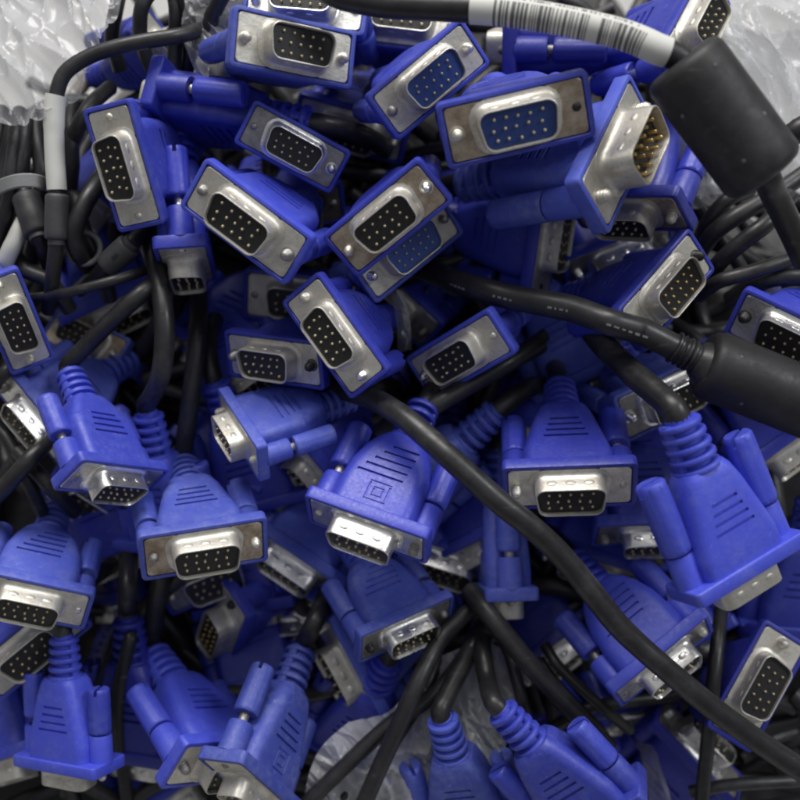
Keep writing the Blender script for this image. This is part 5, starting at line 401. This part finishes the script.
def relief_mesh():
    bm = bmesh.new()
    loft(bm, [circ(3.4, -27.0), circ(3.0, -42.0), circ(2.7, -42.3)])
    n = 5
    for k in range(n):
        z = -28.0-2.85*k; r = 5.3-.17*k
        loft(bm, [circ(r-.6, z, 24), circ(r-.12, z-.12, 24), circ(r, z-.35, 24), circ(r-.03, z-1.15, 24), circ(r-.15, z-1.4, 24), circ(r-.6, z-1.5, 24)])
    for s in (1, -1):
        loft(bm, [rring(2.2, 2.8, .6, -27.5, 3, 3.9*s), rring(1.9, 2.4, .6, -41.2, 3, 3.2*s)])
    return finish(bm, 'strain_relief', M['blue'], 40)

def knob_mesh():
    bm = bmesh.new()
    loft(bm, [circ(3.1, -12.4, 48), circ(3.4, -12.7, 48, flute=.0), circ(3.5, -13.4, 48, flute=.14), circ(3.4, -25.0, 48, flute=.14), circ(3.3, -25.9, 48, flute=.05), circ(2.9, -26.3, 48)])
    k = finish(bm, 'k', M['blue']); cut = bmesh.new(); box(cut, -.55, .55, -5, 5, -27.5, -24.3)
    me = boolean(k, finish(cut, 'cut', M['blue'])); bm = bmesh.new(); bm.from_mesh(me)
    return finish(bm, 'thumbscrew', M['blue'], 40)

def tip_mesh():
    bm = bmesh.new()
    rings = [circ(1.35, -24, 16)]
    z = -3.0
    rings += [circ(1.35, -1.2, 16)]
    for i in range(5): rings += [circ(1.4, -1.1+.7*i, 16), circ(1.15, -.75+.7*i, 16)]
    rings += [circ(.95, 2.5, 16), circ(.5, 2.8, 16)]
    loft(bm, rings)
    loft(bm, [circ(1.95, -.62, 20), circ(1.95, -.2, 20), circ(1.8, -.1, 20), circ(1.5, -.08, 20), circ(1.45, -.4, 20)])
    return finish(bm, 'screw_tip', M['chrome'], 40)

def plate_mesh():
    bm = bmesh.new(); w, h = 31.0, 12.2
    # outline with the small notches such stamped plates have
    def ring(g, z):
        pts = rring(w-g, h-g, 1.1, z, 4); out = []
        for i, p in enumerate(pts):
            out.append(p); q = pts[(i+1) % len(pts)]
            if (q-p).length > 5:
                d = (q-p).normalized(); nrm = Vector((-d.y, d.x, 0)); L = (q-p).length
                for t, o in ((L*.24, 0), (L*.25, .45), (L*.31, .45), (L*.32, 0), (L*.68, 0), (L*.69, .45), (L*.75, .45), (L*.76, 0)):
                    out.append(p+d*t+nrm*o*(1 if L > 15 else 0))
        return out
    loft(bm, [ring(0, -.95), ring(0, -.28), ring(.3, -.14)])
    return finish(bm, 'faceplate', M['white'], 30)

def shell_mesh(extra):
    bm = bmesh.new(); L = 5.8+extra
    rings = [dring(1.55, -.2), dring(1.5, .0), dring(1.0, .12), dring(.5, .35), dring(.18, .8), dring(.02, 1.4), dring(0, 2.4), dring(0, L-.35), dring(-.08, L-.1), dring(-.22, L), dring(-.42, L-.05), dring(-.5, L-.3), dring(-.55, 1.0)]
    loft(bm, rings, True, True)
    # stamped dimples on the long sides
    for y, xs in ((1, (-4.6, 0, 4.6)), (-1, (-2.6, 2.6))):
        for x in xs:
            bmesh.ops.create_uvsphere(bm, u_segments=14, v_segments=8, radius=1, matrix=Matrix.Translation((x, y*4.6, 3.1+extra/2)) @ Matrix.Diagonal((1.35, .34, .9, 1)))
    return finish(bm, 'shell', M['white'], 35)

def insert_mesh(top):
    bm = bmesh.new()
    loft(bm, [dring(-.6, 1.0), dring(-.6, top-.15), dring(-.75, top)])
    return finish(bm, 'pin_block', M['black'], 35)

def pin_mesh(extra):
    bm = bmesh.new(); L = 5.45+extra; r = .38
    loft(bm, [circ(r, 2.2, 10), circ(r, L-.3, 10), circ(r*.8, L-.1, 10), circ(r*.4, L, 10)])
    return finish(bm, 'pin', M['pin'], 60)
PINS = [(-4.58+2.29*i, 2.1) for i in range(5)] + [(-5.5+2.29*i, 0) for i in range(5)] + [(-4.58+2.29*i, -2.1) for i in range(5)]
PINS = [((x+(.45 if abs(y) < 1 else 0))*1.17, y*1.1) for x, y in PINS]

HM = {(v, e): housing_mesh(v, e) for v in 'ABC' for e in (False, True)}
RELIEF, KNOB, TIP, PLATE = relief_mesh(), knob_mesh(), tip_mesh(), plate_mesh()
INSERT = {0: insert_mesh(4.75), 1: insert_mesh(4.9)}
SHELL = {0: shell_mesh(0), 1: shell_mesh(1.6)}; PIN = {0: pin_mesh(0), 1: pin_mesh(1.6)}

# ------------------------------------------------------------------ cables
def smooth_path(pts, n=6):
    P = [Vector(p) for p in pts]; P = [2*P[0]-P[1]]+P+[2*P[-1]-P[-2]]; out = []
    for i in range(1, len(P)-2):
        a, b, c, d = P[i-1:i+3]; m = max(2, min(n, int((c-b).length/.0012)))
        for k in range(m):
            t = k/m
            out.append(.5*((2*b)+(c-a)*t+(2*a-5*b+4*c-d)*t*t+(3*b-a-3*c+d)*t**3))
    out.append(P[-2]); return out

def frames(path):
    out = []; up = None
    for i, p in enumerate(path):
        t = (path[min(i+1, len(path)-1)]-path[max(i-1, 0)]).normalized()
        if up is None: up = t.orthogonal().normalized()
        up = (up-t*up.dot(t)); up = up.normalized() if up.length > 1e-6 else t.orthogonal().normalized()
        out.append((p, t, up, t.cross(up)))
    return out

def tube(bm, path, r, n=14, ry=None, cap=True, mat=0, rad=None):
    rings = []; fr = frames(path)
    for i, (p, t, u, v) in enumerate(fr):
        k = rad(i/(len(fr)-1)) if rad else 1
        rings.append([p+u*(r*k*math.cos(a))+v*((ry or r)*k*math.sin(a)) for a in (2*PI*j/n for j in range(n))])
    return loft(bm, rings, cap, cap, mat)

def link(name, me, parent=None, mats=None):
    o = bpy.data.objects.new(name, me); C.objects.link(o)
    if parent: o.parent = parent
    if mats:
        for i, m in enumerate(mats):
            o.material_slots[i].link = 'OBJECT'; o.material_slots[i].material = m
    return o

def tag(o, label=None, cat=None, group=None, kind=None):
    if label: o['label'] = label
    if cat: o['category'] = cat
    if group: o['group'] = group
    if kind: o['kind'] = kind
    return o

def cable_mesh(pts, r, mat):
    bm = bmesh.new(); ph = random.Random(str(pts[0])).uniform(0, 99); tube(bm, smooth_path(pts), r, 16, rad=lambda t: 1+.035*noise.noise(Vector((t*7+ph, ph, 0)))+.012*noise.noise(Vector((t*31, ph, 3))))
    return finish(bm, 'cable', mat, 60)

# ------------------------------------------------------------------ the plugs
GROUP = 'blue monitor plugs heaped in the pile'
def make_connector(d):
    root = bpy.data.objects.new('monitor_plug', None); C.objects.link(root)
    root.empty_display_size = 5
    q = Quaternion(d['q']); s = d['s']
    mw = Matrix.Translation(d['loc']) @ q.to_matrix().to_4x4() @ Matrix.Scale(s, 4)
    root.rotation_mode = 'QUATERNION'; root.location = d['loc']; root.rotation_quaternion = q; root.scale = (s, s, s)
    tag(root, d['label'], 'plug', GROUP)
    rnd = random.Random(d['label'])
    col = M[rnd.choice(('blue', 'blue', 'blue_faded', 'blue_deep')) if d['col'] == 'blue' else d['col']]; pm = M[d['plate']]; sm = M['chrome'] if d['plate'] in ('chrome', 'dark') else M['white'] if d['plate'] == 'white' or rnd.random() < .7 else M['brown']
    link('housing', HM[(d['v'], d['emb'])], root, [col]); sr = link('strain_relief', RELIEF, root, [col])
    if d['big']: sr.scale = (1.15, 1.15, 1.0)
    for sx in (1, -1):
        back = rnd.choice((0, 0, .4, 1.2, 2.4))
        kn = link('thumbscrew', KNOB, root, [col]); kn.location = (13.5*sx, 0, -back); kn.rotation_euler = (0, 0, rnd.uniform(0, PI))
        if d['big']: kn.scale = (1.12, 1.12, 1.34); kn.location.z = 4.2
        tp = link('screw_tip', TIP, kn, [M[rnd.choice(('chrome', 'white', 'white', 'dark', 'dark', 'black'))]])  # black tips stand in for the dark of empty screw holes
        if d['big']: tp.location.z = -3.4; tp.scale.z = .75
    link('faceplate', PLATE, root, [pm])
    e = 1 if d['long'] else 0
    sh = link('shell', SHELL[e], root, [sm])
    if d['face']:
        link('pin_block', INSERT[e], sh, [M['inkblue'] if d['ins'] == 'blue' else M['black']])
        for x, y in PINS:
            p = link('pin', PIN[e], sh, [M['gold' if d['gold'] else 'pin']]); p.location = (x, y, rnd.uniform(-.2, .1)); p.rotation_euler = (rnd.gauss(0, .03), rnd.gauss(0, .03), 0)
    ca = link('cable', cable_mesh(d['cable'], d['cr'], M['beige' if d['cab'] == 'beige' else 'rubber']), root)
    ca.matrix_parent_inverse = mw.inverted()
    return root
for d in CONNECTORS: make_connector(d)

# ------------------------------------------------------------------ loose cables, beads, labels
def straight(a, b, n=12): 
    a, b = Vector(a), Vector(b); return [a.lerp(b, i/(n-1)) for i in range(n)]

def bead_mesh(a, b, r, mat):
    """a moulded ferrite bead: rounded ends, mould seam, small vent holes"""
    bm = bmesh.new(); a, b = Vector(a), Vector(b); L = (b-a).length; prof_ = [(0, .0), (0, .72), (.012, .86), (.035, .95), (.075, 1.0)]
    prof_ += [(.2+.1*i, 1.0) for i in range(7)] + [(.925, 1.0), (.965, .95), (.988, .86), (1, .72), (1, 0)]
    t = (b-a).normalized(); u = t.orthogonal().normalized(); v = t.cross(u); n = 40; rings = []
    for z, k in prof_:
        k = max(k, .02)
        rings.append([a+t*(L*z)+(u*math.cos(w)+v*math.sin(w))*(r*k*(1.012 if j in (0, 20) and .05 < z < .95 else 1)) for j, w in enumerate(2*PI*j/n for j in range(n))])
    loft(bm, rings)
    return finish(bm, 'ferrite_bead', mat, 30)

def hole_mesh(c, t, r):
    bm = bmesh.new(); u = t.orthogonal().normalized(); v = t.cross(u)
    loft(bm, [[c+t*z+(u*math.cos(w)+v*math.sin(w))*r*k for w in (2*PI*j/12 for j in range(12))] for z, k in ((-.0004, 1), (.00005, 1), (.0001, .8))])
    return finish(bm, 'vent_hole', M['ink'], 40)

def barcode_mesh(path, r):
    bm = bmesh.new(); P = smooth_path([tuple(p) for p in path], 8)
    # resample evenly
    acc = [0]
    for a, b in zip(P, P[1:]): acc.append(acc[-1]+(b-a).length)
    n = 150; Q = []; j = 0
    for i in range(n+1):
        s = acc[-1]*i/n
        while j < len(P)-2 and acc[j+1] < s: j += 1
        Q.append(P[j].lerp(P[j+1], (s-acc[j])/max(1e-9, acc[j+1]-acc[j])))
    fr = frames(Q); N = 28; rng = random.Random(9); dark = [0]*(n+1); i = 0
    def bars(i0, i1):
        i = i0
        while i < i1:
            w = rng.choice((1, 1, 2, 2, 3)); 
            for k in range(i, min(i+w, i1)): dark[k] = 1
            i += w+rng.choice((1, 1, 2, 2))
    bars(18, 88); bars(97, 132)
    up = Vector((0, .55, .83)); rings = []
    for (p, t, _, _) in fr:
        u = (up-t*up.dot(t)).normalized(); v = t.cross(u)
        rings.append([p+(u*math.cos(2*PI*k/N)+v*math.sin(2*PI*k/N))*r for k in range(N)])
    vs = loft(bm, rings, True, True)
    bm.faces.ensure_lookup_table(); f = 0
    for i in range(n):
        for k in range(N):
            a = 360*(k+.5)/N; a = a-360 if a > 180 else a
            if dark[i] and abs(a) > 38: bm.faces[f].material_index = 1
            elif 20 < i < 130 and abs(a-18) < 5 and rng.random() < .45: bm.faces[f].material_index = 1
            f += 1
    # the overlap seam of the wrapped label
    return finish(bm, 'barcode_label', [M['paper'], M['ink']], 60)

for d in CABLES:
    mat = M['grey'] if False else M['rubber']
    o = link('cable', cable_mesh(d['pts'], d['r'], M['paper'] if d.get('white') else mat))
    tag(o, d['label'], 'cable', d.get('grp'))
    if 'bead' in d:
        a, b, r = d['bead']
        be = link('ferrite_bead', bead_mesh(a, b, r, M['grey'] if r < .006 else M['ferrite']), o)
        if r > .006:
            A, B = Vector(a), Vector(b); t = (B-A).normalized(); cam = Vector((0, -.21, .364))
            for f, side in ((.16, -.55), (.78, .2), (.30, .75), (.62, -.85)):
                c = A.lerp(B, f); w = (cam-c); w = (w-t*w.dot(t)).normalized(); x = t.cross(w)
                nrm = (w*math.cos(side)+x*math.sin(side)).normalized()
                link('vent_hole', hole_mesh(c+nrm*r, nrm, .00045), be)
        if r < .006:
            bm = bmesh.new(); A, B = Vector(a), Vector(b); t = (B-A).normalized()
            tube(bm, [B-t*.002, B, B+t*.0012], r*.72, 20)
            link('collar', finish(bm, 'collar', M['grey'], 40), o)
    if 'cone' in d:
        a, b = Vector(d['cone'][0]), Vector(d['cone'][1]); bm = bmesh.new()
        P = straight(a, b+(b-a)*.25, 24)
        tube(bm, P, .0046, 24, rad=lambda t: (.86+.9*max(0, t-.55)**1.3*2)*(1 if t > .6 or int(t*14) % 2 == 0 else .86))
        link('strain_relief', finish(bm, 'strain_relief', M['rubber'], 35), o)
    if 'bar' in d: link('barcode_label', barcode_mesh(d['bar'], d['r']*1.09), o)
    if d.get('print'):
        bm = bmesh.new(); P = smooth_path(d['pts'], 8); rp_ = random.Random(3); i = int(len(P)*.22); face = Vector((0, -.75, .66))
        while i < len(P)*.6:
            a = P[i]; t = (P[i+1]-P[i-1]).normalized(); u = (face-t*face.dot(t)).normalized(); v = t.cross(u); x = 0
            for w in range(rp_.randint(3, 6)):
                L = rp_.uniform(.0005, .0013); rr = d['r']*1.012; hh = rp_.uniform(.05, .10)
                loft(bm, [[a+t*z+(u*math.cos(q_)+v*math.sin(q_))*(rr+e) for q_, e in ((-hh, 0), (hh, 0), (hh, -.0002), (-hh, -.0002))] for z in (x, x+L)])
                x += L+.0007
            i += rp_.randint(7, 11)
        link('printed_marking', finish(bm, 'printed_marking', M['tie'], 30), o)
    if 'sleeve' in d:
        bm = bmesh.new(); P = smooth_path(d['sleeve'][::2] if len(d['sleeve']) > 5 else d['sleeve']); tube(bm, P, d['r']*1.28, 18, rad=lambda t: 1.06 if t < .36 else 1.0)
        link('white_sleeve', finish(bm, 'white_sleeve', M['paper'], 40), o)

# tie band and ring
bm = bmesh.new(); P = smooth_path(TIE['pts'], 10); rings = []
face = Vector((0, -.5, .866)); 
for (p, t, _, _) in frames(P):
    u = (face-t*face.dot(t)).normalized(); v = t.cross(u)
    rings.append([p+v*x+u*y for x, y in ((-.0017, -.0003), (-.0017, .0003), (-.0014, .0005), (.0014, .0005), (.0017, .0003), (.0017, -.0003))])
loft(bm, rings)
tag(link('tie_band', finish(bm, 'tie_band', M['tie'], 30)), TIE['label'], 'cable tie')
bm = bmesh.new(); c = Vector(RING['loc']); n_ = Vector((.35, -.5, .8)).normalized(); u = n_.orthogonal().normalized(); v = n_.cross(u); R = RING['r']; rings = []
for i in range(40):
    a = 2*PI*i/40; d_ = u*math.cos(a)+v*math.sin(a)
    rings.append([c+d_*(R+.0008*math.cos(b))+n_*(.0012*math.sin(b)) for b in (2*PI*j/10 for j in range(10))])
rings.append(rings[0]); loft(bm, rings, False, False); bmesh.ops.remove_doubles(bm, verts=bm.verts, dist=1e-7)
tag(link('cable_ring', finish(bm, 'cable_ring', M['tie'], 50)), RING['label'], 'ring')

# ------------------------------------------------------------------ crumpled plastic
def ridged(p, s):
    """folds of film: broad facets meeting in a few sharp ridges, with faint creases on them"""
    h = 0
    for k, a in enumerate((1.0, .40, .16)):
        w = noise.noise_vector(p*s*.8+Vector((9*k, 2, 1)))*.35
        d, _ = noise.voronoi(p*s+w+Vector((k*7.3, 0, 0))); h += a*(1-min(1, (d[1]-d[0])*1.5))**2 if k else a*d[0]
        s *= 2.0
    return h
def sheet(d):
    g = [[Vector(p) for p in row] for row in d['grid']]; n = d['res']; sd = d['seed']
    def bez(a, b, c, t):                      # passes through b at t = .5
        m = 2*b-.5*(a+c); return a*(1-t)**2+m*(2*t*(1-t))+c*t*t
    nrm = (g[2][0]-g[0][0]).cross(g[0][2]-g[0][0]).normalized()
    if nrm.z < 0: nrm = -nrm
    bm = bmesh.new(); V = {}
    for i in range(n+1):
        for j in range(n+1):
            u, v = i/n, j/n
            p = bez(*[bez(*r, v) for r in g], u)
            e = min(u, 1-u, v, 1-v); q = p*1.0+Vector((sd, 0, sd*.37))
            wob = noise.noise_vector(q*60)*.004+noise.noise_vector(q*25)*.006
            V[i, j] = bm.verts.new(p+wob*.7+nrm*(ridged(Vector((q.x+q.y*.7, q.y*.4-q.x*.3, q.z*.6)), 85 if d['seed'] in (17, 23, 7, 41) else 38)-.6)*d['amp']*1.6)
    for i in range(n):
        for j in range(n):
            bm.faces.new((V[i, j], V[i+1, j], V[i+1, j+1], V[i, j+1]))
    me = finish(bm, d['name'], M['milky_film' if d['seed'] in (17, 23) else 'film'], 32, False); o = link(d['name'], me); tag(o, d['label'], 'plastic bag' if 'bag' in d['name'] else 'plastic strip')
for d in SHEETS: sheet(d)

# ------------------------------------------------------------------ tangle of cables inside the heap, dark sheet added beneath
th = math.radians(60)
CAMLOC = Vector((0, -.42*math.cos(th), .42*math.sin(th)))
SX, SY, SZ = Vector((1, 0, 0)), Vector((0, math.sin(th), math.cos(th))), Vector((0, -math.cos(th), math.sin(th)))   # across, up and out of the heap's sloping face
HEAP = CAMLOC-SZ*.300
def slope(x, y, z): return HEAP+SX*x+SY*y+SZ*z
def top_edge(x):
    if x < -.07: return max(.05, .125+1.09*(x+.090))
    if x > .08: return max(.066, .15-6*(x-.08))
    return .15
bm = bmesh.new(); rt = random.Random(12)
for k in range(330):
    x, y = rt.uniform(-.15, .15), rt.uniform(-.15, .125); z = -rt.uniform(.004, .045); a = rt.uniform(0, 2*PI); P = []
    for i in range(9):
        P.append(slope(x, y, z)); a += rt.uniform(-.5, .5); x += math.cos(a)*.012; y += math.sin(a)*.012; z += rt.uniform(-.005, .005)
        z = min(z, -.003)
    if any((p_-HEAP).dot(SY) > top_edge(p_.x) for p_ in P): continue
    tube(bm, smooth_path(P, 3), rt.choice((.0019, .0022, .0026)), 8)
# dark sheet added behind the tubes so the gaps read black
n = 40; V = {}
for i in range(n+1):
    for j in range(n+1):
        u, v = -1+2*i/n, -1+2*j/n; rr = max(abs(u), abs(v))
        t = (v+1)/2; p = slope(.19*u, -.195*(1-t)+top_edge(.19*u)*t, -.046-.10*max(0, rr-.75)**1.2*3+noise.noise(Vector((u*5, v*5, 3)))*.006); p.z = max(p.z, .002)
        V[i, j] = bm.verts.new(p)
for i in range(n):
    for j in range(n): bm.faces.new((V[i, j], V[i+1, j], V[i+1, j+1], V[i, j+1]))
tag(link('cable_tangle', finish(bm, 'cable_tangle', M['rubber'], 60)), 'tangled black cables inside the heap, over a sheet added to darken the gaps', 'cables', kind='stuff')

# ------------------------------------------------------------------ floor
bm = bmesh.new(); n = 24
V = [[bm.verts.new((-4+8*i/n, -4+8*j/n, 0)) for j in range(n+1)] for i in range(n+1)]
for i in range(n):
    for j in range(n): bm.faces.new((V[i][j], V[i+1][j], V[i+1][j+1], V[i][j+1]))
o = link('floor', finish(bm, 'floor', M['floor'])); tag(o, kind='structure')

# ------------------------------------------------------------------ light
w = bpy.data.worlds.new('World'); scene.world = w; w.use_nodes = True
nt = w.node_tree; bg = nt.nodes['Background']; bg.inputs['Strength'].default_value = 1.35
tc = nt.nodes.new('ShaderNodeTexCoord'); sp = nt.nodes.new('ShaderNodeSeparateXYZ'); nt.links.new(tc.outputs['Generated'], sp.inputs[0])
rp = ramp(nt, sp.outputs['Z'], [(.0, (.06, .06, .068)), (.55, (.14, .143, .155)), (1.0, (.33, .34, .36))])
nt.links.new(rp.outputs['Color'], bg.inputs['Color'])
def area(name, loc, size, power, col):
    l = bpy.data.lights.new(name, 'AREA'); l.shape = 'RECTANGLE'; l.size, l.size_y = size; l.energy = power; l.color = col
    o = bpy.data.objects.new(name, l); C.objects.link(o); o.location = loc
    o.rotation_euler = (Vector((0, .0, .12))-Vector(loc)).to_track_quat('-Z', 'Y').to_euler()
area('ceiling_lamp', (-.15, .75, 1.25), (1.0, .6), 22, (1.0, .97, .93))
area('side_lamp', (.9, .15, 1.15), (.4, .4), 6, (.95, .98, 1.0))

# ------------------------------------------------------------------ camera
cd = bpy.data.cameras.new('camera'); co = bpy.data.objects.new('camera', cd); C.objects.link(co)
co.location = CAMLOC; co.rotation_euler = (math.radians(30), 0, 0)
cd.sensor_width = 36; cd.lens = 36*1104/800; cd.clip_start = .005; cd.clip_end = 50
cd.dof.use_dof = True; cd.dof.focus_distance = .262; cd.dof.aperture_fstop = 9
scene.camera = co
scene.view_settings.view_transform = 'Standard'; scene.view_settings.look = 'None'
scene.view_settings.exposure = 0
scene.cycles.filter_width = 2.1
scene.render.resolution_x = scene.render.resolution_y = 1024
